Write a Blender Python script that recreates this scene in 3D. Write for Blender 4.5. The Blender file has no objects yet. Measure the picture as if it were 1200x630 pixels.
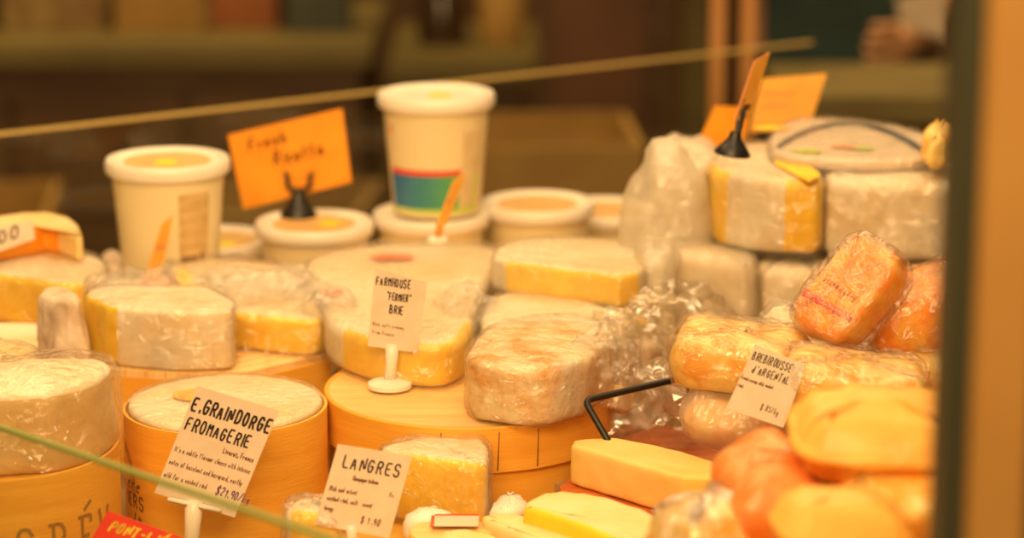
import bpy, bmesh, math, random
from math import sin, cos, tan, radians, pi, atan2, hypot
from mathutils import Vector, Matrix, Euler, noise
random.seed(7)
scn = bpy.context.scene
C = scn.collection
W, Hh, F = 1200, 630, 3000.0
TH = radians(13.5); CZ = .66
CAM = Vector((0, 0, CZ))

# ---------- places: pixel -> point on a level (z) or at a distance (Y) ----------
def ray(px, py):
    u = (px-600)/F; v = (315-py)/F
    return Vector((u, cos(TH)+v*sin(TH), -sin(TH)+v*cos(TH)))
def atz(px, py, z):
    d = ray(px, py); t = (z-CZ)/d.z
    return CAM + d*t
def aty(px, py, Y):
    d = ray(px, py); return CAM + d*(Y/d.y)
def poly(pts, z):
    return [(p.x, p.y) for p in (atz(a, b, z) for a, b in pts)]

# ---------- linking ----------
def link(name, me, mats, parent=None, loc=(0, 0, 0), rot=None, smooth=True):
    o = bpy.data.objects.new(name, me); C.objects.link(o)
    o.location = loc
    if rot is not None: o.rotation_euler = rot
    for m in (mats if isinstance(mats, (list, tuple)) else [mats]): me.materials.append(m)
    if smooth:
        for p in me.polygons: p.use_smooth = True
    if parent is not None: o.parent = parent
    return o
def bm_obj(name, bm, mats, parent=None, loc=(0, 0, 0), rot=None, smooth=True):
    bmesh.ops.recalc_face_normals(bm, faces=bm.faces)
    me = bpy.data.meshes.new(name); bm.to_mesh(me); bm.free()
    return link(name, me, mats, parent, loc, rot, smooth)
def tag(o, label=None, cat=None, group=None, kind=None):
    if label: o['label'] = label
    if cat: o['category'] = cat
    if group: o['group'] = group
    if kind: o['kind'] = kind
    return o
def empty(name, loc, label=None, cat=None, group=None, rot=None):
    o = bpy.data.objects.new(name, None); C.objects.link(o); o.location = loc
    o.empty_display_size = .02
    if rot is not None: o.rotation_euler = rot
    return tag(o, label, cat, group)

# ---------- materials ----------
def rgb(*c): return (c[0], c[1], c[2], 1)
def nodes(name):
    m = bpy.data.materials.new(name); m.use_nodes = True
    nt = m.node_tree; b = nt.nodes['Principled BSDF']
    return m, nt, b
def mat(name, col, col2=None, scale=30, rough=.55, bump=.0, bscale=120, lo=.4, hi=.6, stretch=(1, 1, 1), metal=0, coat=0, col3=None, scale3=12, lo3=.55, hi3=.7, trans=0, sss=0, emit=None):
    m, nt, b = nodes(name); N = nt.nodes; L = nt.links
    tc = N.new('ShaderNodeTexCoord'); mp = N.new('ShaderNodeMapping'); L.new(tc.outputs['Object'], mp.inputs[0])
    mp.inputs['Scale'].default_value = stretch
    b.inputs['Base Color'].default_value = rgb(*col)
    b.inputs['Roughness'].default_value = rough; b.inputs['Metallic'].default_value = metal
    b.inputs['Coat Weight'].default_value = coat; b.inputs['Coat Roughness'].default_value = .12
    def band(sc, lo, hi):
        n = N.new('ShaderNodeTexNoise'); n.inputs['Scale'].default_value = sc; n.inputs['Detail'].default_value = 5
        L.new(mp.outputs[0], n.inputs['Vector'])
        r = N.new('ShaderNodeMapRange'); r.inputs[1].default_value = lo; r.inputs[2].default_value = hi
        L.new(n.outputs[0], r.inputs[0]); return r.outputs[0]
    out = None
    if col2:
        x = N.new('ShaderNodeMix'); x.data_type = 'RGBA'; x.inputs[6].default_value = rgb(*col); x.inputs[7].default_value = rgb(*col2)
        L.new(band(scale, lo, hi), x.inputs[0]); out = x.outputs[2]
    if col3:
        x = N.new('ShaderNodeMix'); x.data_type = 'RGBA'
        if out: L.new(out, x.inputs[6])
        else: x.inputs[6].default_value = rgb(*col)
        x.inputs[7].default_value = rgb(*col3)
        L.new(band(scale3, lo3, hi3), x.inputs[0]); out = x.outputs[2]
    if out: L.new(out, b.inputs['Base Color'])
    if bump:
        n = N.new('ShaderNodeTexNoise'); n.inputs['Scale'].default_value = bscale; n.inputs['Detail'].default_value = 6
        L.new(mp.outputs[0], n.inputs['Vector'])
        bp = N.new('ShaderNodeBump'); bp.inputs['Strength'].default_value = bump; bp.inputs['Distance'].default_value = .003
        L.new(n.outputs[0], bp.inputs['Height']); L.new(bp.outputs[0], b.inputs['Normal'])
    if sss:
        b.inputs['Subsurface Weight'].default_value = sss; b.inputs['Subsurface Radius'].default_value = (.01, .006, .002); b.inputs['Subsurface Scale'].default_value = 1
    if trans: b.inputs['Transmission Weight'].default_value = trans
    return m
def film(name, tint=(.95, .93, .9), milk=.14, edge=.5, rough=.13, wr=70, bump=.5):
    m = bpy.data.materials.new(name); m.use_nodes = True
    nt = m.node_tree; N = nt.nodes; L = nt.links; N.clear()
    out = N.new('ShaderNodeOutputMaterial'); tr = N.new('ShaderNodeBsdfTransparent'); gl = N.new('ShaderNodeBsdfGlossy')
    di = N.new('ShaderNodeBsdfDiffuse'); tl = N.new('ShaderNodeBsdfTranslucent')
    tr.inputs[0].default_value = rgb(.985, .98, .97); gl.inputs[0].default_value = rgb(1, 1, 1); gl.inputs['Roughness'].default_value = rough
    di.inputs[0].default_value = rgb(*tint); tl.inputs[0].default_value = rgb(*tint)
    tc = N.new('ShaderNodeTexCoord'); n = N.new('ShaderNodeTexNoise'); n.inputs['Scale'].default_value = wr; n.inputs['Detail'].default_value = 4
    n.inputs['Distortion'].default_value = 1.5
    L.new(tc.outputs['Object'], n.inputs['Vector'])
    bp = N.new('ShaderNodeBump'); bp.inputs['Strength'].default_value = bump; bp.inputs['Distance'].default_value = .009
    L.new(n.outputs[0], bp.inputs['Height'])
    L.new(bp.outputs[0], gl.inputs['Normal'])
    a = N.new('ShaderNodeMixShader'); a.inputs[0].default_value = .5; L.new(di.outputs[0], a.inputs[1]); L.new(tl.outputs[0], a.inputs[2])
    b = N.new('ShaderNodeMixShader'); b.inputs[0].default_value = milk; L.new(tr.outputs[0], b.inputs[1]); L.new(a.outputs[0], b.inputs[2])
    lw = N.new('ShaderNodeLayerWeight'); lw.inputs[0].default_value = .35; L.new(bp.outputs[0], lw.inputs['Normal'])
    ml = N.new('ShaderNodeMath'); ml.operation = 'MULTIPLY_ADD'; ml.inputs[1].default_value = edge; ml.inputs[2].default_value = .085
    L.new(lw.outputs['Fresnel'], ml.inputs[0])
    c = N.new('ShaderNodeMixShader'); L.new(ml.outputs[0], c.inputs[0]); L.new(b.outputs[0], c.inputs[1]); L.new(gl.outputs[0], c.inputs[2])
    L.new(c.outputs[0], out.inputs[0]); return m

M = {}
M['rind'] = mat('white_rind', (.84, .76, .58), (.78, .62, .38), 22, .6, .35, 90, col3=(.62, .68, .66), scale3=9, lo3=.58, hi3=.75)
M['rindw'] = mat('pale_rind', (.86, .78, .58), (.82, .66, .38), 14, .55, .3, 60)
M['rindgold'] = mat('golden_white_rind', (.86, .72, .46), (.76, .40, .10), 38, .6, .8, 130, .42, .62, col3=(.74, .74, .66), scale3=10, lo3=.55, hi3=.7)
M['rindbrown'] = mat('brown_mottled_rind', (.55, .40, .28), (.72, .60, .46), 40, .7, .5, 90)
M['rindorange'] = mat('orange_washed_rind', (.90, .42, .04), (.92, .66, .22), 60, .45, .45, 70, .4, .68, coat=.4)
M['rindorange2'] = mat('deep_orange_washed_rind', (.95, .31, .01), (.95, .50, .05), 55, .4, .4, 60, .45, .7, coat=.5)
M['rindpeach'] = mat('peach_washed_rind', (.92, .66, .20), (.90, .42, .04), 48, .45, .5, 60, .46, .62, coat=.3)
M['rindyellow'] = mat('yellow_soft_rind', (.93, .52, .09), (.92, .38, .05), 22, .5, .25, 40, .42, .68, coat=.2)
M['rindred'] = mat('red_orange_washed_rind', (.86, .24, .035), (.92, .50, .20), 40, .45, .4, 60, .45, .7, coat=.2)
M['paste'] = mat('yellow_paste', (.95, .66, .03), (.93, .58, .025), 30, .5, .15, 80)
M['pastepale'] = mat('pale_yellow_paste', (.88, .70, .36), (.87, .63, .25), 24, .5, .12, 70)
M['pastecream'] = mat('cream_paste', (.86, .60, .20), (.84, .55, .15), 26, .5, .2, 70)
M['pastegreen'] = mat('cool_cream_paste', (.74, .53, .23), (.68, .46, .17), 20, .55, .2, 60)
M['butter'] = mat('butter_yellow_paste', (.90, .56, .09), (.90, .60, .13), 18, .5, .1, 60)
M['box'] = mat('bent_poplar_wood', (.86, .46, .06), (.78, .38, .04), 5, .55, .15, 60, stretch=(1, 1, 14))
M['boxtop'] = mat('poplar_wood_lit', (.88, .60, .24), (.80, .50, .17), 6, .55, .15, 60, stretch=(1, 14, 1))  # same wood as the box sides, light on the tops painted in as paler
M['slat'] = mat('spruce_slat', (.88, .62, .28), (.78, .48, .17), 6, .55, .15, 60, stretch=(14, 1, 1))
M['board'] = mat('red_brown_board', (.60, .16, .03), (.46, .10, .02), 6, .4, .1, 60, stretch=(3, 16, 3))
M['deck'] = mat('steel_deck', (.42, .30, .16), (.34, .24, .12), 8, .4, .05, 60)
M['tub'] = mat('milky_plastic_cup', (.80, .68, .40), None, rough=.35, sss=0)
M['lid'] = mat('white_plastic_lid', (.86, .80, .68), None, rough=.35)
M['liddish'] = mat('tan_lid_sticker', (.78, .50, .19), (.72, .44, .15), 40, .4)
M['dot'] = mat('yellow_sticker', (.90, .76, .03), None, rough=.4)
M['tublabel'] = mat('tan_printed_label', (.66, .46, .20), (.54, .35, .13), 45, .5, stretch=(1, 1, 3))
M['dark'] = mat('dark_print', (.20, .11, .04), None, rough=.6)
M['red'] = mat('red_print', (.80, .06, .02), None, rough=.4)
M['redcard'] = mat('red_card', (.80, .045, .02), (.72, .035, .015), 30, .4)
M['yellowink'] = mat('yellow_ink', (.92, .70, .05), None, rough=.4)
M['blue'] = mat('teal_blue_print', (.03, .20, .42), (.04, .30, .30), 12, .4)
M['green'] = mat('green_print', (.22, .50, .10), None, rough=.4)
M['lime'] = mat('lime_print', (.55, .72, .05), None, rough=.4)
M['card'] = mat('cream_card', (.72, .60, .46), (.68, .56, .42), 60, .6)
M['cardpink'] = mat('rose_edge', (.75, .25, .12), None, rough=.6)
M['cardorange'] = mat('orange_card', (.92, .36, .015), (.90, .32, .01), 30, .5)
M['cardamber'] = mat('amber_card', (.86, .44, .06), (.80, .38, .05), 30, .5)
M['ink'] = mat('black_ink', (.045, .02, .012), None, rough=.6)
M['inkbrown'] = mat('brown_ink', (.25, .10, .045), None, rough=.6)
M['inkviolet'] = mat('violet_ink', (.20, .10, .22), None, rough=.6)
M['black'] = mat('black_plastic', (.012, .010, .008), None, rough=.35)
M['blackmetal'] = mat('black_metal_rod', (.02, .018, .014), None, rough=.4, metal=.3)
M['white'] = mat('white_plastic', (.86, .80, .68), None, rough=.3)
M['wax'] = mat('white_waxed_paper', (.88, .84, .74), (.80, .74, .62), 20, .5, .4, 60)
M['rose'] = mat('rose_sticker', (.80, .30, .12), (.86, .45, .22), 60, .5)
M['paperwrap'] = mat('rose_waxed_paper', (.80, .55, .38), (.74, .46, .28), 25, .4, .2, 50, coat=.3)
M['film'] = film('cling_film', milk=.07, edge=.38, bump=.7, rough=.16)
M['filmclear'] = film('clear_film', milk=.02, edge=.35, rough=.12, wr=55, bump=.8)
M['filmmilk'] = film('milky_film', tint=(.95, .88, .74), milk=.45, edge=.25, rough=.25)
M['filmbag'] = film('crumpled_bag_film', tint=(.9, .72, .42), milk=.13, edge=.45, rough=.1, wr=30, bump=.3)
# setting
M['wallbrown'] = mat('dark_wall_panel', (.16, .085, .035), (.10, .05, .02), 1.4, .6, 0, lo=.35, hi=.65)
M['floor'] = mat('shop_floor', (.20, .13, .06), (.14, .09, .04), 3, .5)
M['cabinet'] = mat('cabinet_wood', (.13, .07, .028), (.09, .045, .018), 4, .5, stretch=(1, 1, 6))
M['olive'] = mat('olive_paint', (.19, .155, .05), (.15, .12, .04), 5, .6)
M['copper'] = mat('copper_brown_paint', (.62, .30, .10), (.55, .26, .08), 6, .45)
M['teal'] = mat('dark_teal_cloth', (.04, .085, .085), (.03, .06, .06), 8, .8)
M['skin'] = mat('skin', (.62, .34, .18), None, rough=.5)
M['hair'] = mat('dark_hair', (.04, .02, .01), None, rough=.5)
M['trouser'] = mat('brown_trousers', (.07, .04, .025), None, rough=.8)
M['paper'] = mat('white_paper', (.78, .66, .52), (.66, .54, .42), 18, .6, stretch=(1, 1, 8))
M['bronze'] = mat('bronze_post', (.50, .28, .08), (.40, .21, .055), 3, .45, metal=.2)
M['darkseal'] = mat('dark_green_seal', (.035, .036, .018), None, rough=.5)
def glass(name, tint, refl=.5, haze=0, hcol=(.6, .6, .3)):
    m = bpy.data.materials.new(name); m.use_nodes = True
    nt = m.node_tree; N = nt.nodes; L = nt.links; N.clear()
    out = N.new('ShaderNodeOutputMaterial'); tr = N.new('ShaderNodeBsdfTransparent'); gl = N.new('ShaderNodeBsdfGlossy')
    tr.inputs[0].default_value = rgb(*tint); gl.inputs['Roughness'].default_value = .01
    lw = N.new('ShaderNodeLayerWeight'); lw.inputs[0].default_value = .5
    pw = N.new('ShaderNodeMath'); pw.operation = 'POWER'; pw.inputs[1].default_value = 4; L.new(lw.outputs['Facing'], pw.inputs[0])
    ml = N.new('ShaderNodeMath'); ml.operation = 'MULTIPLY_ADD'; ml.inputs[1].default_value = refl; ml.inputs[2].default_value = .035; L.new(pw.outputs[0], ml.inputs[0])
    c = N.new('ShaderNodeMixShader'); L.new(ml.outputs[0], c.inputs[0]); L.new(tr.outputs[0], c.inputs[1]); L.new(gl.outputs[0], c.inputs[2])
    L.new(c.outputs[0], out.inputs[0]); return m
M['glass'] = glass('pane_glass', (.97, .985, .96), 1.0)
M['glassedge'] = mat('green_glass_edge', (.30, .34, .09), None, rough=.25)
M['glassedge2'] = mat('amber_glass_edge', (.62, .46, .16), None, rough=.3)

# ---------- shapes ----------
def smooth_poly(pts, k=2, ratio=.25):
    tags = list(range(len(pts))); P = [Vector((x, y)) for x, y in pts]
    for _ in range(k):
        Q = []; T = []
        for i in range(len(P)):
            a, b = P[i], P[(i+1) % len(P)]
            Q += [a.lerp(b, ratio), a.lerp(b, 1-ratio)]; T += [tags[i], tags[i]]
        P, tags = Q, T
    return P, tags
def resample(P, tags, n):
    L = [(P[(i+1) % len(P)]-P[i]).length for i in range(len(P))]
    tot = sum(L); out = []; ot = []; i = 0; acc = 0
    for k in range(n):
        s = tot*k/n
        while acc+L[i] < s and i < len(P)-1: acc += L[i]; i += 1
        out.append(P[i].lerp(P[(i+1) % len(P)], min(1, (s-acc)/max(L[i], 1e-9)))); ot.append(tags[i])
    return out, ot
def slab_bm(pts, h, bev=.004, n=110, k=2, ratio=.22, amp=.0008, freq=45, dome=0, bulge=0, cut=(), grow=0, ridged=False, nz=8, seed=0, top_in=1.0, mtop=0, tilt=None):
    P, tg = smooth_poly(pts, k, ratio); 
    a = sum(P[i].x*P[(i+1) % len(P)].y-P[(i+1) % len(P)].x*P[i].y for i in range(len(P)))
    P, tg = resample(P, tg, n)
    sg = 1 if a > 0 else -1
    nr = []
    for i in range(n):
        t = P[(i+1) % n]-P[i-1]; t.normalize(); nr.append(Vector((t.y, -t.x))*sg)
    cen = sum(P, Vector((0, 0)))/n
    rings = []
    h0, h1 = -grow, h+grow
    for s in (.25, .5, .75, .92): rings.append((None, s, h0, 'b'))
    rings = [(bev, s, h0) for s in (.2, .45, .7, .9)] + [(bev, 1, h0), (bev*.3, 1, h0+bev*.3), (0, 1, h0+bev)]
    for j in range(1, nz): 
        t = j/nz; rings.append((-bulge*sin(pi*t), 1, h0+bev+(h1-h0-2*bev)*t))
    rings += [(0, 1, h1-bev), (bev*.3, 1, h1-bev*.3), (bev, 1, h1)] + [(bev, s, h1) for s in (.93, .84, .72, .6, .46, .32, .16)]
    bm = bmesh.new(); R = []
    sidx = (7, 7+nz)
    for (ins, s, z) in rings:
        row = []
        for i in range(n):
            tt = 1+(top_in-1)*max(0, z)/h
            p = P[i]-nr[i]*(ins-grow)
            p = cen+(p-cen)*s*tt
            zz = z
            if z >= h1-1e-6 and dome: zz += dome*(1-s*s)
            row.append(bm.verts.new((p.x, p.y, zz)))
        R.append(row)
    for r in range(len(R)-1):
        for i in range(n):
            f = bm.faces.new((R[r][i], R[r][(i+1) % n], R[r+1][(i+1) % n], R[r+1][i]))
            if 5 <= r < 5+nz+3 and tg[i] in cut: f.material_index = 1
            elif mtop and r >= 6+nz: f.material_index = mtop
    for row, rev in ((R[0], True), (R[-1], False)):
        c = bm.verts.new(sum((v.co for v in row), Vector())/n)
        for i in range(n):
            f = bm.faces.new((row[i], row[(i+1) % n], c))
            if mtop and not rev: f.material_index = mtop
    bmesh.ops.recalc_face_normals(bm, faces=bm.faces); bm.normal_update()
    off = Vector((seed*3.17, seed*1.3, seed*.7))
    mv = []
    for v in bm.verts:
        p = v.co*freq+off
        if ridged:
            d = amp*(1-2*abs(noise.noise(p)))+amp*.6*(1-2*abs(noise.noise(p*2.3+Vector((5, 1, 2)))))
        else: d = amp*noise.fractal(p, .9, 2.1, 4)
        mv.append(v.co+v.normal*d)
    for v, c in zip(bm.verts, mv): v.co = c
    return bm
def centroid(P): return Vector((sum(p[0] for p in P)/len(P), sum(p[1] for p in P)/len(P)))
def cheese(name, label, cat, outline, z0, z1, mats, wrap=None, wrapamp=.0016, group=None, rot=None, loc=None, wgrow=.0018, wfreq=38, wseed=3, **kw):
    """one cheese: body mesh + (optional) film shell under an Empty"""
    c = centroid(outline) if loc is None else Vector((0, 0))
    L = Vector((c.x, c.y, z0)) if loc is None else Vector(loc)
    pts = [(x-c.x, y-c.y) for x, y in outline]
    if isinstance(rot, Matrix): rot = rot.to_euler()
    if wrap is None:
        o = bm_obj(name, slab_bm(pts, z1-z0, **kw), mats, None, L, rot); tag(o, label, cat, group); return o
    t = empty(name, L, label, cat, group, rot)
    bm_obj('cheese_body', slab_bm(pts, z1-z0, **kw), mats, t)
    kk = dict(kw); kk.update(amp=wrapamp, freq=wfreq, grow=wgrow*.45+wrapamp*.55, ridged=True, n=200, nz=14, cut=(), mtop=0, seed=wseed)
    bm_obj('plastic_wrap', slab_bm(pts, z1-z0, **kk), wrap, t)
    return t
def circle(r, n=40, cx=0, cy=0, a0=0, a1=2*pi): return [(cx+r*cos(a0+(a1-a0)*i/n), cy+r*sin(a0+(a1-a0)*i/n)) for i in range(n)]
def rect(w, d): return [(-w/2, -d/2), (w/2, -d/2), (w/2, d/2), (-w/2, d/2)]
def lathe(name, prof, mats, parent=None, loc=(0, 0, 0), n=72, caps=True, rot=None, midx=None):
    bm = bmesh.new(); R = []
    for r, z in prof: R.append([bm.verts.new((r*cos(2*pi*i/n), r*sin(2*pi*i/n), z)) for i in range(n)])
    for k in range(len(R)-1):
        for i in range(n): 
            f = bm.faces.new((R[k][i], R[k][(i+1) % n], R[k+1][(i+1) % n], R[k+1][i]))
            if midx: f.material_index = midx[k]
    if caps:
        for row in (R[0], R[-1]): bm.faces.new(row)
    o = bm_obj(name, bm, mats, parent, loc, rot)
    o.modifiers.new('e', 'EDGE_SPLIT').split_angle = radians(40)
    return o
def box_bm(bm, c, s, rz=0, bev=0):
    r = bmesh.ops.create_cube(bm, size=1); vs = r['verts']
    m = Matrix.Translation(c) @ Matrix.Rotation(rz, 4, 'Z') @ Matrix.Diagonal((s[0], s[1], s[2], 1))
    bmesh.ops.transform(bm, matrix=m, verts=vs)
    if bev:
        es = list({e for v in vs for e in v.link_edges})
        bmesh.ops.bevel(bm, geom=es, offset=bev, segments=2, affect='EDGES')
def box(name, c, s, m, parent=None, rz=0, bev=.001, rot=None):
    bm = bmesh.new(); box_bm(bm, (0, 0, 0), s, 0, bev)
    return bm_obj(name, bm, m, parent, c, rot if rot is not None else (0, 0, rz), smooth=False)
def tube_bm(bm, pts, r, n=12, closed=False):
    pts = [Vector(p) for p in pts]; R = []
    up = Vector((0, 0, 1)); prev = None
    for i, p in enumerate(pts):
        a = pts[max(0, i-1)]; b = pts[min(len(pts)-1, i+1)]; t = (b-a).normalized()
        if prev is None:
            s = t.cross(up); s = s.normalized() if s.length > .05 else t.cross(Vector((1, 0, 0))).normalized()
        else: s = (prev-t*prev.dot(t)).normalized()
        prev = s; u = t.cross(s); rr = r[i] if isinstance(r, (list, tuple)) else r
        R.append([bm.verts.new(p+(s*cos(2*pi*k/n)+u*sin(2*pi*k/n))*rr) for k in range(n)])
    for i in range(len(R)-1):
        for k in range(n): bm.faces.new((R[i][k], R[i][(k+1) % n], R[i+1][(k+1) % n], R[i+1][k]))
    bm.faces.new(R[0]); bm.faces.new(R[-1])
def bezier_corner(pts, rad=.006, seg=5):
    pts = [Vector(p) for p in pts]; out = [pts[0]]
    for i in range(1, len(pts)-1):
        a, b, c = pts[i-1], pts[i], pts[i+1]
        p = b+(a-b).normalized()*rad; q = b+(c-b).normalized()*rad
        for k in range(seg+1):
            t = k/seg; out.append((1-t)**2*p+2*t*(1-t)*b+t*t*q)
    out.append(pts[-1]); return out

# ---------- hand lettering ----------
G = {'\x01': "45 36 16 04 02 10 30 41 42|32 52", '\x02': "10 16|00 20|06 36 45 44 33 13|23 40|30 50", '\x03': "10 16|00 40 41|06 46 45|13 33|27 48", '\x04': "06 30 56|0; 0;",
 'A': "00 26 40|12 32", 'B': "00 06 26 35 34 23 03|23 42 41 30 00", 'C': "45 36 16 04 02 10 30 41", 'D': "00 06 26 45 41 20 00",
 'E': "46 06 00 40|03 33", 'F': "46 06 00|03 33", 'G': "45 36 16 04 02 10 30 42 43 23", 'H': "00 06|40 46|03 43", 'I': "06 00",
 'J': "46 41 30 10 01", 'K': "00 06|46 03 40", 'L': "06 00 40", 'M': "00 06 23 46 40", 'N': "00 06 40 46", 'O': "16 04 02 10 30 42 44 36 16",
 'P': "00 06 36 45 44 33 03", 'Q': "16 04 02 10 30 42 44 36 16|22 50", 'R': "00 06 36 45 44 33 03|23 40", 'S': "45 36 16 05 04 13 33 42 41 30 10 01",
 'T': "06 46|26 20", 'U': "06 01 10 30 41 46", 'V': "06 20 46", 'W': "06 10 24 30 46", 'X': "06 40|00 46", 'Y': "06 23 46|23 20", 'Z': "06 46 00 40",
 'a': "33 13 02 01 10 30|33 31 40", 'b': "06 00 20 31 32 23 03", 'c': "33 13 02 01 10 30", 'd': "36 30 10 01 02 13 33", 'e': "02 32 33 13 02 01 10 30",
 'f': "46 26 15 10|04 34", 'g': "33 13 02 01 10 30|33 3. 2; 0;", 'h': "06 00|02 13 23 32 30", 'i': "13 10|15 14", 'k': "06 00|33 01 30", 'l': "16 10 20",
 'm': "00 03|02 13 23 20|22 33 43 40", 'n': "00 03|02 13 23 32 30", 'o': "13 02 01 10 20 31 32 23 13", 'p': "03 0;|03 23 32 31 20 00", 'r': "00 03|02 13 33",
 's': "33 13 02 22 31 20 00", 't': "15 11 20 30|04 34", 'u': "03 01 10 20 33 30", 'v': "03 10 33", 'w': "03 10 22 30 43", 'y': "03 10|33 0;", 'x': "03 30|00 33", 'z': "03 33 00 30",
 '.': "10 11", ',': "11 0.", '-': "13 33", "'": "26 25", '"': "16 15|36 35", '/': "00 46", '$': "45 36 16 05 04 13 33 42 41 30 10 01|27 2.",
 '0': "16 04 02 10 30 42 44 36 16", '1': "04 26 20", '2': "05 16 36 45 44 00 40", '5': "46 06 04 34 42 31 10 01", '9': "43 13 04 05 16 36 45 40", '8': "23 04 16 36 44 23 02 10 30 42 23", '%': "00 46|06 15|40 31"}
def gnum(ch): return {'.': -1, ';': -2}.get(ch, None) if ch in '.;' else int(ch)
def text_bm(bm, s, x, y, h, w, fmap, slant=.0, jit=.0, adv=1.0, rnd=None):
    """marker strokes: x,y left baseline, h cap height, w stroke width, fmap(u,v)->Vector; returns end x"""
    rnd = rnd or random.Random(s); u = h/6
    for ch in s:
        if ch == ' ': x += u*3.4*adv; continue
        acc = None
        c = ch
        if ch in 'ÉÊÈ': acc = ch; c = 'E'
        if ch in 'èé': acc = ch; c = 'e'
        g = G.get(c)
        if not g: x += u*3*adv; continue
        st = g.split('|'); 
        if acc in ('É', 'é'): st = st+["27 48"] if acc == 'É' else st+["14 35"]
        if acc in ('È', 'è'): st = st+["28 47"] if acc == 'È' else st+["15 34"]
        if acc == 'Ê': st = st+["17 28 37"]
        mx = 0; dx = rnd.uniform(-jit, jit)*u; dy = rnd.uniform(-jit, jit)*u; sc = 1+rnd.uniform(-jit, jit)*.25
        for stq in st:
            pp = []
            for q in stq.split():
                a, b = gnum(q[0]), gnum(q[1]); mx = max(mx, a)
                px_, py_ = a*u*.64*adv*sc, b*u*sc
                pp.append(Vector((x+px_+dx+py_*slant, y+py_+dy)))
            if len(pp) > 2:   # soften corners
                Q = [pp[0]]
                for i in range(1, len(pp)-1): Q += [pp[i].lerp(pp[i-1], .22), pp[i].lerp(pp[i+1], .22)]
                pp = Q+[pp[-1]]
            for i in range(len(pp)-1):
                a, b = pp[i], pp[i+1]; d = b-a
                if d.length < 1e-7: continue
                d.normalize(); nn = Vector((-d.y, d.x))*w/2; e = d*w*.35
                qs = [a-e-nn, b+e-nn, b+e+nn, a-e+nn]
                bm.faces.new([bm.verts.new(fmap(q.x, q.y)) for q in qs])
        x += (mx*.64+1.85)*u*adv*1.08
    return x

def card(name, label, cat, corners, Y, yaw=0, lean=0, cmat='card', texts=(), holder=None, edge=None, group=None, thick=.0009, face=None):
    """price card from its four corners (TL,TR,BR,BL) on a standing plane; texts: (string,u,v,h,w,mat,adv,slant)"""
    cp = (sum(c[0] for c in corners)/4, sum(c[1] for c in corners)/4)
    P0 = aty(cp[0], cp[1], Y)
    n = Vector((sin(yaw)*cos(lean), -cos(yaw)*cos(lean), sin(lean)))
    pts = []
    for c in corners:
        d = ray(*c); t = (P0-CAM).dot(n)/d.dot(n); pts.append(CAM+d*t)
    TL, TR, BR, BL = pts
    base = (BL+BR)/2
    t = empty(name, base, label, cat, group)
    bm = bmesh.new()
    f = [bm.verts.new(p-base+n*thick/2) for p in (BL, BR, TR, TL)]; b = [bm.verts.new(p-base-n*thick/2) for p in (BL, BR, TR, TL)]
    bm.faces.new(f); bm.faces.new(b[::-1])
    for i in range(4): 
        ff = bm.faces.new((f[i], f[(i+1) % 4], b[(i+1) % 4], b[i]))
        if edge: ff.material_index = 1
    ca = bm_obj('card', bm, [M[cmat]]+([M[edge]] if edge else []), t, smooth=False)
    ww = (TR-TL).length; hh = (TL-BL).length
    def fm(u, v): return (BL-base)+(BR-BL)*(u/ww)+(TL-BL)*(v/hh)+n*(thick/2+.0003)
    byc = {}
    for (s, u, v, h, w, mm, adv, sl) in texts: byc.setdefault(mm, []).append((s, u, v, h, w, adv, sl))
    for mm, ls in byc.items():
        bm = bmesh.new()
        for (s, u, v, h, w, adv, sl) in ls: text_bm(bm, s, u*ww, v*hh, h*hh, w*hh, fm, slant=sl, jit=.25, adv=adv)
        me = bpy.data.meshes.new('lettering'); bm.to_mesh(me); bm.free()
        link('lettering', me, M[mm], ca, smooth=False)
    return t, base, n, (TL, TR, BR, BL)

def clear_holder(t, base, foot, mname='white', r=.011, stem=.004):
    """round foot with stem and clip bar, under a card thing whose origin is base"""
    fo = Vector(foot)-base
    lathe('foot', [(r*.55, 0), (r, .001), (r, .0045), (r*.75, .0065), (r*.3, .008)], M[mname], t, fo)
    bm = bmesh.new(); tube_bm(bm, [fo+Vector((0, 0, .006)), fo.lerp(Vector((0, 0, -.001)), .5)+Vector((0, 0, .003)), Vector((0, -.001, .004))], [stem, stem*.8, stem], 12)
    bm_obj('stem', bm, M[mname], t)

# =================== the display case ===================
case = empty('display_case', (0, 2.0, -.9), 'refrigerated glass display case holding the cheeses, with bronze corner post', 'display case')
def case_part(name, bm, m, smooth=False):
    o = bm_obj(name, bm, m, case, -case.location, smooth=smooth); return o
bm = bmesh.new()
# deck outline: follows the two glass panes
gf0, gf1 = Vector((-.62, 1.90)), Vector((.20, 1.115))     # front glass line (below)
gb0, gb1 = Vector((-.60, 2.42)), Vector((.62, 3.02))
a0 = aty(0, 497, 1.62); a1 = aty(400, 633, 1.395)
fdir = (a1-a0); fdir.z = 0; fdir.normalize(); fz = (a0.z+a1.z)/2
f0 = a0-fdir*.34; f1 = a1+fdir*.34
b0 = aty(0, 155, 2.47); b1 = aty(800, 65, 2.47*tan(radians(13.5)-math.atan((315-155)/F))/tan(radians(13.5)-math.atan((315-65)/F)))
bdir = (b1-b0); bdir.z = 0; bdir.normalize(); bz = (b0.z+b1.z)/2
g0 = b0-bdir*.35; g1 = b1+bdir*.20
post = aty(1166, 300, 1.14)
deck = [(f0.x, f0.y), (f1.x, f1.y), (.44, 1.10), (.80, 1.16), (.80, g1.y), (g1.x, g1.y), (g0.x, g0.y)]
def prism(pts, z0, z1):
    bm = bmesh.new(); lo = [bm.verts.new((x, y, z0)) for x, y in pts]; hi = [bm.verts.new((x, y, z1)) for x, y in pts]
    bm.faces.new(lo); bm.faces.new(hi)
    for i in range(len(pts)): bm.faces.new((lo[i], lo[(i+1) % len(pts)], hi[(i+1) % len(pts)], hi[i]))
    return bm
case_part('deck', prism(deck, -.02, 0), M['deck'])
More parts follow.
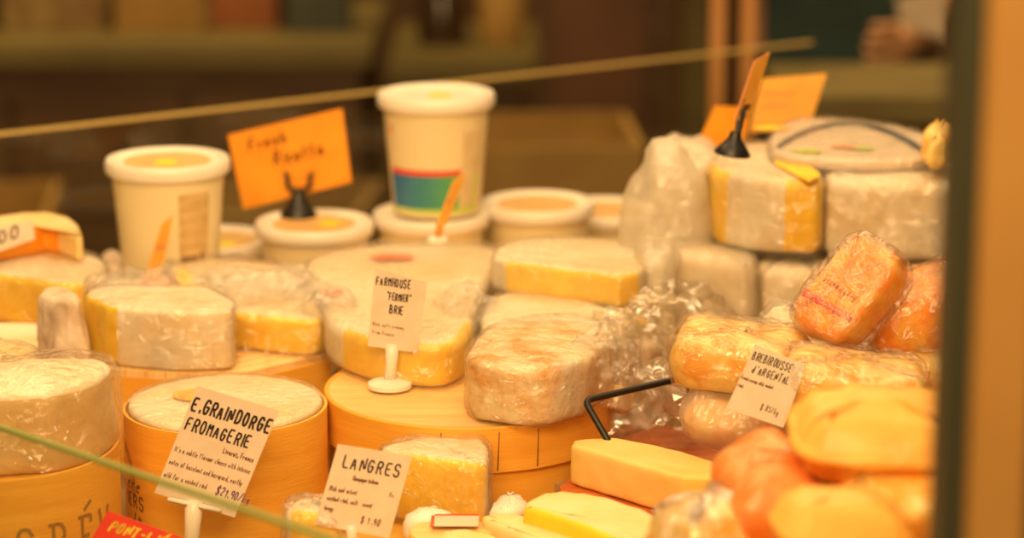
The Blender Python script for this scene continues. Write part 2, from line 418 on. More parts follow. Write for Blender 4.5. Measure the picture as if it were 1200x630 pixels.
case_part('base_cabinet', prism([(x*.97, 2+(y-2)*.96) for x, y in deck], -.9, -.02), M['cabinet'])
def pane(a, b, z0, z1, th, nm, em):
    d = (b-a).normalized(); nn = Vector((-d.y, d.x, 0))*th/2
    pts = [(a-nn).xy, (b-nn).xy, (b+nn).xy, (a+nn).xy]
    g = case_part(nm, prism(pts, z0, z1-.003), M['glass'])
    e = bm_obj('ground_edge', prism(pts, z1-.003, z1), M[em], g, smooth=False)
pane(f0, f1, .0, fz, .0042, 'front_glass', 'glassedge')
pane(g0, g1, .0, bz, .006, 'rear_glass', 'glassedge2')
px = post.x
bm = bmesh.new(); box_bm(bm, (px+.003, 1.14, .25), (.028, .03, 2.3), 0, .002); case_part('corner_post', bm, M['bronze'])
bm = bmesh.new(); box_bm(bm, (px-.0175, 1.14, .25), (.0125, .034, 2.3), 0, .002); case_part('post_seal', bm, M['darkseal'])
bm = bmesh.new(); box_bm(bm, (px+.022, 1.14, .25), (.010, .034, 2.3), 0, .002); case_part('post_seal', bm, M['darkseal'])

# =================== round poplar boxes ===================
def bentbox(name, label, cpx, r, ztop, z0=0, lid=.033, fill=None, rim=0, group='round poplar boxes', seam=None, cat='wooden box'):
    c = atz(cpx[0], cpx[1], ztop)
    t = empty(name, (c.x, c.y, z0), label, cat, group); h = ztop-z0
    lathe('box_body', [(r-.006, 0), (r-.004, .001), (r-.004, h-lid+.002)], M['box'], t)
    if fill is None:
        lathe('lid', [(r-.004, h-lid-.0005), (r, h-lid), (r, h-.001), (r-.001, h), (r-.003, h), (r-.004, h-.0008), (.002, h-.0008)], [M['box'], M['boxtop']], t, midx=[0, 0, 0, 0, 0, 1])
    else:
        lathe('side_band', [(r-.004, h-lid-.0005), (r, h-lid), (r, h), (r-.0025, h), (r-.0025, h-.004), (.002, h-.006)], M['box'], t)
    # overlap seam of the bent strip
    for a in (seam or []):
        a = radians(a); bm = bmesh.new()
        tube_bm(bm, [((r+.0002)*cos(a), (r+.0002)*sin(a), h-lid*.95), ((r+.0002)*cos(a+.01), (r+.0002)*sin(a+.01), h-.004)], .0005, 6)
        bm_obj('seam', bm, M['inkbrown'], t)
    return t, c
bx2, c2 = bentbox('round_wooden_box', 'large round wooden box under the brie with the farmhouse card', (549, 452), .1155, .09, lid=.036, seam=(-62, -78, -100))
bx1, c1 = bentbox('round_wooden_box', 'round wooden box with a film-covered pale cheese, behind the E. Graindorge card', (264, 474), .0795, .09, fill=1, lid=.09, seam=())
bx3, c3 = bentbox('round_wooden_box', 'round wooden box printed GRÉ at bottom left corner, nearest box', (-8, 520), .0925, .09, fill=1, lid=.09, seam=())
# pale cheese inside box 1 with film and sticker
t = empty('soft_cheese', (c1.x, c1.y, .0868), 'pale soft cheese disc under film filling the middle round box', 'cheese')
bm_obj('cheese_body', slab_bm(circle(.0755), .0065, bev=.003, amp=.0006, freq=30, nz=3, k=0), M['rindw'], t)
bm_obj('plastic_wrap', slab_bm(circle(.0755), .0068, bev=.003, amp=.0009, freq=26, nz=3, k=0, grow=.0012, ridged=True, n=160), M['film'], t)
bm_obj('sticker', slab_bm(circle(.016), .0004, bev=.0001, amp=0, nz=2, k=0, n=30), M['cardamber'], t, (-.026, .010, .0085))
# printed marks on boxes
def cyl_text(box, r, items, mname, h_, parent_name='print'):
    bm = bmesh.new()
    for (s, a0, z, h, w, adv, sl) in items:
        def fm(u, v, a0=a0): a = a0+u/r; return Vector(((r+.0004)*cos(a), (r+.0004)*sin(a), v))
        text_bm(bm, s, 0, z, h, w, fm, adv=adv, slant=sl)
    me = bpy.data.meshes.new(parent_name); bm.to_mesh(me); bm.free()
    return link(parent_name, me, M[mname], box, smooth=False)
def ang(c, px, py, r, z):   # angle on the box side for a pixel
    d = ray(px, py); o = CAM
    A = d.x**2+d.y**2; B = 2*((o.x-c.x)*d.x+(o.y-c.y)*d.y); Cc = (o.x-c.x)**2+(o.y-c.y)**2-r*r
    D = B*B-4*A*Cc; t = (-B-math.sqrt(max(D, 0)))/(2*A); p = o+d*t
    return atan2(p.y-c.y, p.x-c.x), p.z
a_, z_ = ang(c3, 18, 622, .0925, 0)
M['print'] = mat('faded_brown_print', (.34, .19, .05), None, rough=.6)
M['print2'] = mat('dark_brown_print', (.16, .085, .03), None, rough=.6)
cyl_text(bx3, .0925, [('\x01\x02\x03V', a_, z_-.030, .030, .0026, .92, 0)], 'print', .03)
def serif(box, r, a0, z, h, xs):
    bm = bmesh.new()
    for (u, v, l) in xs:
        aa = a0+u/r; da = l/r
        q = [((r+.0005)*cos(aa+e), (r+.0005)*sin(aa+e), zz) for e, zz in ((-da, v-.0006), (da, v-.0006), (da, v+.0006), (-da, v+.0006))]
        bm.faces.new([bm.verts.new(p) for p in q])
    return bm
a_, z_ = ang(c1, 151, 588, .0795, 0)
cyl_text(bx1, .0795, [('IERS', a_, z_, .0105, .0013, 1.1, 0), ('ere', a_+.02, z_+.014, .011, .0011, 1.1, .25), ('lt', a_+.13, z_-.016, .012, .0013, 1.1, .3)], 'print2', .01)
# arc emblem on the middle box
bm = bmesh.new(); ac, zc = ang(c1, 147, 562, .0795, 0)
for rr in (.034, .030):
    for k in range(26):
        t0 = radians(-10+k*5.2); t1 = radians(-10+(k+1)*5.2); q = []
        for (tt, r2) in ((t0, rr), (t1, rr), (t1, rr+.0011), (t0, rr+.0011)):
            a = ac+r2*cos(tt)*.8/.0795; q.append(bm.verts.new((.0799*cos(a), .0799*sin(a), zc+r2*sin(tt))))
        bm.faces.new(q)
me = bpy.data.meshes.new('emblem'); bm.to_mesh(me); bm.free(); link('emblem', me, M['print2'], bx1, smooth=False)

# slatted crate behind box 1
cr = poly([(268, 441), (388, 414), (330, 350), (60, 385), (60, 428)], .09)
cc = centroid(cr); t = empty('wooden_crate', (cc.x, cc.y, 0), 'wooden crate with slatted lid under the white-rinded half cheese', 'crate')
P = [(x-cc.x, y-cc.y) for x, y in cr]
bm_obj('crate_side', prism(P, 0, .084), M['box'], t, smooth=False)
e0 = Vector(P[0]); e1 = Vector(P[1]); dd = (e1-e0).normalized(); nn = Vector((-dd.y, dd.x))
bm = bmesh.new(); L_ = (e1-e0).length
def clip_slat(a, b):    # strip between offsets a,b along nn, clipped by the crate polygon
    poly_ = [Vector(p) for p in P]
    def clip(pl, s, o):
        out = []
        for i in range(len(pl)):
            p, q = pl[i], pl[(i+1) % len(pl)]; dp = s*((p-e0).dot(nn)-o); dq = s*((q-e0).dot(nn)-o)
            if dp >= 0: out.append(p)
            if dp*dq < 0: out.append(p+(q-p)*(dp/(dp-dq)))
        return out
    poly_ = clip(poly_, 1, a); poly_ = clip(poly_, -1, b) if poly_ else poly_
    return poly_
k = -.10
while k < .3:
    s = clip_slat(k, k+.0125)
    if len(s) > 2: bm_obj('slat', prism([(p.x, p.y) for p in s], .084, .09), M['slat'], t, smooth=False)
    k += .0145

# hidden-height supports that show between the cheeses
def riser(name, label, pts, z, zt, m='boxtop'):
    q = poly(pts, zt); c = centroid(q)
    o = bm_obj(name, prism([(x-c.x, y-c.y) for x, y in q], 0, zt-z), M[m], None, (c.x, c.y, z), smooth=False)
    return tag(o, label, 'riser')
riser('display_riser', 'wooden riser under the rear of the brie row', [(392, 375), (420, 330), (430, 306), (700, 306), (690, 385), (660, 392), (560, 394), (450, 394)], 0, .0885)
riser('display_riser', 'low wooden riser under the cheeses at far left', [(-60, 425), (52, 425), (52, 340), (52, 335), (52, 318), (-60, 318)], 0, .0885)
riser('display_riser', 'wooden riser under the stacked white-rinded cheeses at right', [(785, 382), (1180, 385), (1180, 330), (800, 325)], 0, .078)
# red-brown board
q = poly([(650, 572), (700, 536), (724, 513), (778, 494), (905, 530), (1000, 560), (880, 640), (760, 625)], .052); c = centroid(q)
t = bm_obj('wooden_board', slab_bm([(x-c.x, y-c.y) for x, y in q], .014, bev=.002, k=1, ratio=.08, amp=0, nz=3), M['board'], None, (c.x, c.y, .038)); tag(t, 'red-brown wooden board beside the black wire handle', 'board')
q = poly([(650, 566), (720, 515), (780, 500), (980, 560), (880, 632), (760, 620)], .0375); c = centroid(q)
tag(bm_obj('display_riser', prism([(x-c.x, y-c.y) for x, y in q], 0, .0375), M['deck'], None, (c.x, c.y, 0), smooth=False), 'low riser under the red-brown board', 'riser')
# front tray for the small cheeses
q = poly([(330, 640), (440, 612), (560, 596), (640, 590), (800, 640), (860, 700), (560, 720), (330, 700)], .028); c = centroid(q)
tag(bm_obj('serving_tray', slab_bm([(x-c.x, y-c.y) for x, y in q], .027, bev=.003, k=2, amp=0, nz=4), M['box'], None, (c.x, c.y, .0005)), 'orange wooden tray edge in front of the large round box', 'tray')

# =================== tubs ===================
LR = .0572
def tub(cpx, h, ztop=None, Y=None, label='', full=True, sticker='liddish', dot=None, group='lidded plastic tubs at the back', rl=LR, rz=0, z0=None):
    p = atz(cpx[0], cpx[1], ztop) if Y is None else aty(cpx[0], cpx[1], Y)
    zt = p.z; zb = zt-h
    t = empty('lidded_tub', (p.x, p.y, zb), label, 'tub', group, rot=(0, 0, rz)); s = rl/LR
    rb = .0425 if h > .09 else .0465
    lathe('cup', [(rb-.002, 0), (rb, .0015), (.0515*s, h-.012), (.0515*s, h-.006)], M['tub'], t)
    lathe('lid', [(.0515*s, h-.013), (.0555*s, h-.0135), (rl, h-.011), (rl, h-.0035), (.0555*s, h-.0005), (.053*s, h), (.050*s, h-.001), (.048*s, h-.0035), (.0475*s, h-.0035)], M['lid'], t, n=96)
    if sticker: lathe('lid_sticker', [(.040*s, h-.0033), (.040*s, h-.0028)], M[sticker], t, n=48)
    if dot:
        o = lathe('price_dot', [(.011, h-.0027), (.011, h-.0022)], M['dot'], t, (dot[0], dot[1], 0), n=24)
    return t, p, rb, s
def cone_patch(name, t, h, rb, a0, a1, z0, z1, m, top=.0515, off=.0006, n=24, wav=0):
    bm = bmesh.new(); V = []
    for i in range(n+1):
        a = radians(a0+(a1-a0)*i/n); row = []
        for z in (z0+wav*(i/n), z1-wav*.3*(i/n)):
            r = rb+(top-rb)*z/(h-.012)+off; row.append(bm.verts.new((r*cos(a), r*sin(a), z)))
        V.append(row)
    for i in range(n): bm.faces.new((V[i][0], V[i+1][0], V[i+1][1], V[i][1]))
    me = bpy.data.meshes.new(name); bm.to_mesh(me); bm.free(); return link(name, me, M[m] if isinstance(m, str) else m, t)
A, pA, rbA, sA = tub((196, 184), .124, Y=2.31, label='tall white tub with a tan sticker on its lid, leftmost tub', dot=(0, -.012))
cone_patch('printed_label', A, .124, rbA, -72, -36, .022, .098, 'tublabel')
cone_patch('barcode', A, .124, rbA, -70, -50, .026, .040, 'dark', off=.001)
cone_patch('barcode', A, .124, rbA, -46, -42, .030, .042, 'dark', off=.001)
tag(bm_obj('display_riser', slab_bm(rect(.11, .10), pA.z-.125, bev=.002, k=0, amp=0, nz=3), M['box'], None, (pA.x, pA.y, 0)), 'wooden block under the leftmost tall tub', 'riser')
Bt, pB, _, _ = tub((254, 277), .099, ztop=.1, label='low white tub tucked behind the leftmost tall tub', dot=(.010, -.022))
Ct, pC, _, _ = tub((368, 258), .129, ztop=.130, label='white tub carrying the orange Fresh Ricotta card', dot=(.015, -.002))
Dt, pD, _, _ = tub((505, 247), .129, ztop=.130, label='white tub at the bottom of the two-tub stack', sticker=None)
Et, pE, rbE, _ = tub((511, 130), .118, Y=pD.y, label='tall white tub with red stripe and blue-green band, on top of another tub', sticker=None, dot=(.004, -.006))
Et.location.z = pD.z+.0002; 
Ft, pF, _, _ = tub((630, 235), .129, ztop=.130, label='white tub right of the two-tub stack, in front of another tub', dot=None)
Gt, pG, _, _ = tub((708, 242), .102, ztop=.103, label='white tub half hidden at the far right of the tub row', dot=None)
cone_patch('red_stripe', Et, .118, rbE, -152, -58, .0435, .0485, 'red', off=.0009)
# blue to green band by object position
m, nt, b = nodes('blue_to_green_print'); N = nt.nodes; L = nt.links
tc = N.new('ShaderNodeTexCoord'); sp = N.new('ShaderNodeSeparateXYZ'); L.new(tc.outputs['Object'], sp.inputs[0])
nz_ = N.new('ShaderNodeTexNoise'); nz_.inputs['Scale'].default_value = 60; L.new(tc.outputs['Object'], nz_.inputs['Vector'])
ad = N.new('ShaderNodeMath'); ad.operation = 'MULTIPLY_ADD'; ad.inputs[1].default_value = .03; L.new(nz_.outputs[0], ad.inputs[0]); L.new(sp.outputs['X'], ad.inputs[2])
mr = N.new('ShaderNodeMapRange'); mr.inputs[1].default_value = -.02; mr.inputs[2].default_value = .04; L.new(ad.outputs[0], mr.inputs[0])
mx = N.new('ShaderNodeMix'); mx.data_type = 'RGBA'; mx.inputs[6].default_value = rgb(.03, .17, .40); mx.inputs[7].default_value = rgb(.10, .42, .10); L.new(mr.outputs[0], mx.inputs[0]); L.new(mx.outputs[2], b.inputs['Base Color'])
b.inputs['Roughness'].default_value = .4
cone_patch('blue_green_band', Et, .118, rbE, -155, -60, .010, .0435, m, off=.0007)
cone_patch('lime_edge', Et, .118, rbE, -160, -30, .0065, .010, 'lime', off=.0007)
cone_patch('lime_edge', Et, .118, rbE, -38, -33, .008, .044, 'lime', off=.0007)
cone_patch('printed_label', Et, .118, rbE, -56, -24, .012, .085, 'tublabel', off=.0005).data.materials[0] = mat('pale_print', (.74, .60, .36), (.68, .52, .28), 60, .5)
cone_patch('red_mark', Et, .118, rbE, -150, -144, .083, .090, 'rose', off=.0009)

# =================== price cards ===================
def black_fork(t, base, foot, top, r=.018):
    fo = Vector(foot)-base; tp = Vector(top)-base
    lathe('foot', [(r, 0), (r, .002), (r*.75, .008), (r*.42, .018), (r*.3, .026), (.0015, .027)], M['black'], t, fo)
    bm = bmesh.new()
    up = tp-fo
    tube_bm(bm, [fo+Vector((0, 0, .022)), fo+up*.62], .0035, 10)
    for s in (-1, 1):
        tube_bm(bm, bezier_corner([fo+up*.60, fo+up*.66+Vector((s*.011, 0, 0)), tp+Vector((s*.011, 0, 0))], .005), .0026, 10)
        tube_bm(bm, [tp+Vector((s*.011, 0, 0)), tp+Vector((s*.0145, 0, .0005))], .0024, 8)
    bm_obj('fork_clip', bm, M['black'], t)
t, base, n, _ = card('price_card', 'tilted orange Fresh Ricotta card on a black forked stand', 'price card',
    [(267, 158), (401, 127), (412, 213), (285, 245)], atz(350, 252, .128).y+.009, cmat='cardorange',
    texts=[('Fresh', .16, .72, .16, .026, 'ink', 1.0, .1), ('Ricotta', .36, .46, .17, .026, 'ink', .9, .1)])
f_ = atz(350, 252, .128); black_fork(t, base, (f_.x, f_.y-.0, .1275), aty(350, 204, f_.y-.001))
t, base, n, _ = card('price_card', 'cream FARMHOUSE FERMIER BRIE card in front of the large brie', 'price card',
    [(440, 314), (501, 331), (489, 413), (431, 405)], 1.965, yaw=.05, lean=.12, texts=[
    ('FARMHOUSE', .05, .80, .10, .015, 'ink', .68, 0), ('"FERMIER"', .28, .63, .09, .014, 'ink', .60, 0), ('BRIE', .37, .46, .10, .016, 'ink', .75, 0),
    ('Rich soft creamy', .06, .27, .045, .006, 'inkbrown', .9, 0), ('from France', .06, .17, .045, .006, 'inkbrown', .9, 0)], edge='boxtop')
f_ = atz(457, 455, .09); clear_holder(t, base, (f_.x, f_.y, .0905), r=.0175, stem=.0055)
t, base, n, _ = card('price_card', 'large cream E. GRAINDORGE FROMAGERIE card with handwritten price', 'price card',
    [(231, 452), (327, 481), (275, 606), (181, 577)], 1.80, yaw=-.05, lean=.15, edge='cardpink', texts=[
    ('E.GRAINDORGE', .035, .79, .115, .019, 'ink', .73, 0), ('FROMAGERIE', .055, .615, .105, .016, 'ink', .76, 0),
    ('Livarot, France', .58, .51, .045, .008, 'inkbrown', .62, 0),
    ("It's a subtle flavour cheese with intense", .035, .405, .045, .0060, 'inkbrown', .58, 0),
    ('notes of hazelnut and barnyard, earthy', .035, .285, .045, .0060, 'inkbrown', .58, 0),
    ('mild for a washed rind', .03, .165, .045, .0060, 'inkbrown', .60, 0), ('$21.90/kg', .68, .15, .07, .010, 'inkviolet', .7, .1)])
f_ = aty(222, 640, 1.80); clear_holder(t, base, (f_.x, f_.y, .0005), r=.016, stem=.007)
bm = bmesh.new(); box_bm(bm, (0, -.003, .0015), (.040, .006, .0035), 0, .0008); o = bm_obj('clip_bar', bm, M['white'], t); o.rotation_euler = (0, radians(13), 0)
t, base, n, _ = card('price_card', 'cream LANGRES card in front of the wrapped yellow wedge', 'price card',
    [(396, 520), (483, 534), (456, 630), (369, 614)], 1.74, yaw=.05, lean=.2, texts=[
    ('LANGRES', .14, .74, .145, .020, 'ink', .88, 0), ('Champagne-Ardenne', .32, .61, .05, .010, 'inkbrown', .52, 0), ('Fr.', .85, .49, .05, .01, 'inkbrown', .7, 0),
    ('Rich and velvet', .06, .44, .055, .010, 'inkbrown', .62, 0), ('washed rind, salt & sweet', .06, .32, .055, .010, 'inkbrown', .62, 0), ('tangy', .06, .20, .055, .010, 'inkbrown', .62, 0), ('$ 13.90', .58, .12, .075, .012, 'inkbrown', .7, .05)])
f_ = aty(412, 650, 1.74); clear_holder(t, base, (f_.x, f_.y, .0285), r=.013, stem=.004)
t, base, n, _ = card('price_card', 'cream BREBIROUSSE D\'ARGENTAL card propped on a wrapped orange cheese', 'price card',
    [(885, 403), (945, 428), (918, 501), (851, 478)], 1.775, yaw=-.1, lean=.35, texts=[
    ('BREBIROUSSE', .05, .78, .115, .013, 'ink', .575, 0), ("d'ARGENTAL", .14, .60, .11, .013, 'ink', .62, 0), ('French creamy mild, washed', .02, .47, .05, .009, 'inkbrown', .50, 0), ('rind.', .02, .35, .05, .009, 'inkbrown', .6, 0),
    ('$ 85/kg', .52, .14, .085, .010, 'inkbrown', .58, 0)])
# red card bottom left
t, base, n, _ = card('price_card', 'red card with yellow PONT-L\'ÉVÊQUE lettering at the bottom edge', 'price card',
    [(127, 598), (243, 640), (203, 735), (70, 693)], 1.70, yaw=-.1, lean=.3, cmat='redcard', edge='cardpink', texts=[
    ("PONT-L'ÉVÊQUE", .09, .80, .11, .020, 'yellowink', .85, .1)])
bm = bmesh.new(); box_bm(bm, (0, .012, -.004), (.05, .03, .006), 0, .001); bm_obj('foot', bm, M['black'], t)
t.location.z += 0
# yellow cards at the right rear
t, base, n, _ = card('price_card', 'amber card standing behind the stack at top right', 'price card', [(893, 92), (969, 86), (948, 150), (878, 155)], 2.47, yaw=-.2, lean=.1, cmat='cardamber',
    texts=[('Brie de pays', .12, .66, .10, .012, 'cardpink', .7, 0), ('au lait cru', .12, .44, .10, .012, 'cardpink', .7, 0)])
bm = bmesh.new(); tube_bm(bm, [(0, .002, 0), (0, .003, -.02)], .003, 8); bm_obj('stem', bm, M['white'], t)
lathe('foot', [(.012, 0), (.012, .003), (.004, .005)], M['white'], t, (0, .003, -.022))
t, base, n, _ = card('price_card', 'orange card leaning behind the black cone stand at upper right', 'price card', [(838, 124), (880, 126), (862, 200), (800, 205)], 2.40, yaw=.5, lean=.35, cmat='cardorange', texts=[])
# card seen edge-on in the black cone stand
t, base, n, _ = card('price_card', 'narrow edge-on card in a black cone stand on the top cheese', 'price card', [(884, 72), (902, 61), (878, 138), (860, 141)], 2.16, yaw=1.0, lean=0, cmat='cardamber', edge='cardpink',
    texts=[('Tomme', .15, .15, .18, .02, 'ink', .5, 0)])
fo = aty(858, 181, 2.14)-base; tp = Vector((0, 0, 0))
lathe('foot', [(.0155, 0), (.0155, .002), (.011, .008), (.006, .014), (.0045, .02)], M['black'], t, fo, rot=(0, radians(8), 0))
bm = bmesh.new(); tube_bm(bm, [fo+Vector((0, 0, .012)), fo.lerp(tp, .6), tp+Vector((0, 0, .008))], [.0048, .0032, .004], 10); bm_obj('stem', bm, M['black'], t)
# amber edge-on cards
for (lab, cs, Y, foot, rf) in (('amber edge-on card in a clear stand in front of the leftmost tall tub', [(190, 262), (203, 252), (188, 322), (170, 326)], 2.22, (184, 333), .016),
                           ('amber edge-on card in a clear stand before the two-tub stack', [(531, 212), (546, 203), (524, 262), (511, 266)], 2.22, (513, 283), .009)):
    t, base, n, _ = card('price_card', lab, 'price card', cs, Y, yaw=.9, cmat='cardamber', texts=[('Brie', .15, .5, .12, .015, 'cardpink', .5, 0)])
    fo = aty(foot[0], foot[1], Y)-base
    lathe('foot', [(rf, 0), (rf, .003), (rf*.4, .006)], M['rose'] if rf > .012 else M['white'], t, fo)
    bm = bmesh.new(); tube_bm(bm, [fo+Vector((0, 0, .004)), (0, 0, .004)], .0035, 10); bm_obj('stem', bm, M['cardamber'], t)

# =================== cheeses: left ===================
def px_cheese(name, label, pts, ztop, z0, mats, cat='cheese', **kw):
    return cheese(name, label, cat, poly(pts, ztop), z0, ztop, [M[m] for m in mats], **kw)
px_cheese('cheese_wedge', 'deep yellow wedge with pale top at far left, under the labelled wedge', [(-70, 316), (30, 326), (82, 336), (124, 325), (122, 298), (60, 290), (-70, 288)], .132, .0895, ['rindw', 'paste'], cut=(0, 1), bev=.005, amp=.0014, freq=22, wrap=M['film'])
px_cheese('cheese_wedge', 'pale flat cheese under the deep yellow wedge at far left', [(-70, 396), (60, 404), (66, 386), (48, 376), (-70, 380)], .103, .0895, ['rindw', 'paste'], bev=.003, amp=.0008)
# labelled wedge on top
q = poly([(-60, 281), (32, 270), (58, 262), (99, 280), (92, 256), (46, 246), (-50, 262)], .158); c = centroid(q)
t = empty('cheese_wedge', (c.x, c.y, .132), 'small wedge with a printed white label on orange wrapping, on the far left stack', 'cheese')
P = [(x-c.x, y-c.y) for x, y in q]
bm_obj('cheese_body', slab_bm(P, .027, bev=.006, k=1, amp=.001, freq=25, cut=(0, 1)), [M['pastepale'], M['cardorange']], t)
bm = bmesh.new(); tl = [aty(-30, 283, 2.19), aty(36, 262, 2.185), aty(42, 282, 2.165), aty(-30, 312, 2.16)]
bm.free()
card_pts = [(-28, 272), (38, 258), (41, 280), (-28, 304)]
def flat_patch(name, parent, corners, Ys, m, txt=(), ink='ink'):
    T = [aty(a, b, y) for (a, b), y in zip(corners, Ys)]; b0_ = parent.location
    nn = (T[1]-T[0]).cross(T[3]-T[0]).normalized()
    if nn.y > 0: nn = -nn
    bm = bmesh.new(); f = [bm.verts.new(p-b0_) for p in T]; g = [bm.verts.new(p-b0_-nn*.0008) for p in T]
    bm.faces.new(f); bm.faces.new(g[::-1])
    for i in range(4): bm.faces.new((f[i], f[(i+1) % 4], g[(i+1) % 4], g[i]))
    o = bm_obj(name, bm, M[m], parent, smooth=False)
    if txt:
        ww = (T[1]-T[0]).length; hh = (T[3]-T[0]).length; bm = bmesh.new()
        def fm(u, v): return T[3]-b0_+(T[2]-T[3])*(u/ww)+(T[0]-T[3])*(v/hh)+nn*.0004
        for (s, u, v, h, w, adv) in txt: text_bm(bm, s, u*ww, v*hh, h*hh, w*hh, fm, jit=.2, adv=adv)
        me = bpy.data.meshes.new('lettering'); bm.to_mesh(me); bm.free(); link('lettering', me, M[ink], o, smooth=False)
    return o
cy_ = c.y
flat_patch('label', t, card_pts, [cy_-.062, cy_-.040, cy_-.045, cy_-.067], 'card', [('800', .18, .30, .42, .06, 1.3)])
# small brown piece behind
px_cheese('cheese_piece', 'small brown-rinded piece just left of the tall leftmost tub', [(112, 318), (140, 318), (150, 300), (138, 290), (118, 292)], .112, .0895, ['rindbrown', 'rindbrown'], bev=.006, amp=.0012)
# grey-brown rind piece standing
px_cheese('cheese_piece', 'grey-brown rind piece standing upright beside the white-rinded half cheese', [(34, 346), (74, 356), (106, 352), (92, 340), (52, 334)], .143, .0905, ['rindbrown', 'rindbrown'], bev=.004, amp=.004, freq=34, top_in=.72, k=1)
# white rinded half camembert
px_cheese('cheese_half', 'half cheese with bluish white rind facing out and yellow cut end', [(99, 347), (128, 360), (200, 366), (271, 365), (275, 352), (240, 335), (130, 334), (104, 339)], .140, .0905, ['rind', 'paste'], cut=(0, 7), bev=.003, k=1, ratio=.12, amp=.0009, freq=30, wrap=M['filmclear'], wrapamp=.001)
# crumple of wrap behind it + yellow wrapped wedge
px_cheese('cheese_wedge', 'wrapped golden wedge on the slatted crate, left of the farmhouse brie', [(235, 361), (300, 371), (382, 378), (374, 352), (338, 312), (262, 302), (196, 306), (205, 330)], .121, .0905, ['rindw', 'paste'], cut=(0, 1), bev=.004, amp=.0012, freq=26, wrap=M['film'], wrapamp=.0034, wfreq=30)
px_cheese('cheese_wedge', 'flat wrapped pale wedge between leftmost tall tub and bluish half cheese', [(112, 345), (230, 352), (236, 330), (190, 322), (118, 326)], .114, .0905, ['rindw', 'pastepale'], bev=.004, amp=.001, wrap=M['film'], wrapamp=.003)
# yellow ribbon of rind on the wedge
def tape(name, label, pts, zs, w, m, cat='tape', parent=None, off=(0, 0, 0)):
    P = [atz(a, b, z) for (a, b), z in zip(pts, zs)]
    bm = bmesh.new(); V = []
    for i, p in enumerate(P):
        d = P[min(i+1, len(P)-1)]-P[max(0, i-1)]; d.normalize(); s = d.cross(Vector((0, -.4, 1))).normalized()*w/2
        V.append([bm.verts.new(q-P[0]) for q in (p-s, p+s, p+s-Vector((0, 0, .0015)), p-s-Vector((0, 0, .0015)))])
    for i in range(len(V)-1):
        for k in range(4): bm.faces.new((V[i][k], V[i][(k+1) % 4], V[i+1][(k+1) % 4], V[i+1][k]))
    bm.faces.new(V[0]); bm.faces.new(V[-1])
    o = bm_obj(name, bm, M[m], None, P[0]); tag(o, label, cat); return o
px_cheese('cheese_piece', 'narrow golden slice leaning on the wrapped wedge near the leftmost tub', [(203, 318), (222, 352), (240, 352), (218, 310)], .131, .1255, ['paste', 'paste'], bev=.001, amp=.0004, k=1, nz=3)

# front-left wrapped wedge in its box
q = [(x, y) for x, y in poly([(-90, 452), (-10, 460), (60, 458), (122, 440), (140, 424), (104, 404), (40, 412), (-20, 430), (-90, 430)], .143)]
t = cheese('cheese_wedge', 'big wrapped wedge bulging from the GRÉ box at lower left', 'cheese', poly([(-100, 545), (-20, 551), (60, 546), (118, 532), (143, 510), (128, 498), (60, 498), (-20, 512), (-100, 506)], .092), .0855, .147, [M['pastegreen'], M['rindw']], mtop=1, bev=.005, amp=.002, freq=14, dome=.007, top_in=.95, k=2, ratio=.18, wrap=M['filmclear'], wrapamp=.003, wfreq=18)
px_cheese('cheese_wedge', 'rounded yellowish wrapped cheese behind the big wedge at lower left', [(-70, 420), (20, 428), (46, 418), (40, 404), (10, 396), (-70, 396)], .132, .0895, ['pastepale', 'pastepale'], bev=.008, amp=.001, wrap=M['film'])

# =================== cheeses: centre ===================
t = px_cheese('brie', 'large wrapped brie with red label spots behind the farmhouse card', [(384, 380), (440, 400), (520, 407), (548, 392), (562, 345), (590, 300), (578, 286), (440, 284), (362, 300), (352, 325), (376, 350)], .126, .0905, ['rindw', 'paste'], cut=(0, 1, 2), bev=.006, amp=.0010, freq=20, wrap=M['film'], wrapamp=.0022, wfreq=24, ratio=.2)
b0_ = t.location.copy()
for (a, b, w, h) in ((460, 301, .020, .010), (391, 343, .010, .008)):
    p = atz(a, b, .1290)-b0_
    bm_obj('red_label', slab_bm([(x*1, y*h/w) for x, y in circle(w, 20)], .0004, bev=.0001, amp=0, k=0, nz=2, n=30), M['rose'].copy(), t, p)
M['redlab'] = mat('faded_red_label', (.84, .10, .03), (.86, .26, .08), 60, .5)
for o in t.children:
    if o.name.startswith('red_label'): o.data.materials[0] = M['redlab']
px_cheese('brie', 'flat pale brie lying behind the golden half cheese', [(562, 385), (640, 392), (735, 392), (752, 372), (690, 350), (600, 338), (568, 352)], .1245, .0895, ['rindw', 'rindw'], bev=.005, amp=.0012, freq=24, wrap=M['film'], wrapamp=.0015)
px_cheese('brie', 'supporting pale brie beneath the yellow-faced slice', [(592, 336), (690, 346), (756, 362), (790, 330), (770, 296), (610, 292)], .1215, .0895, ['rindw', 'rindw'], bev=.005, amp=.0012)
px_cheese('brie_wedge', 'brie slice with bright yellow cut face, behind the golden half cheese', [(574, 306), (660, 315), (742, 326), (768, 300), (740, 281), (640, 279), (588, 284)], .150, .1225, ['rindw', 'paste'], cut=(0, 1), bev=.003, k=1, amp=.0012, freq=22, wrap=M['film'], wrapamp=.0012)
px_cheese('cheese_half', 'half round cheese with golden mottled rind on the large wooden box', [(545, 408), (552, 424), (600, 433), (655, 430), (692, 417), (722, 396), (716, 376), (650, 366), (575, 378)], .136, .0905, ['rindgold', 'rindgold'], bev=.005, k=2, amp=.0016, freq=42, wrap=M['filmclear'], wrapamp=.0012, dome=.003)

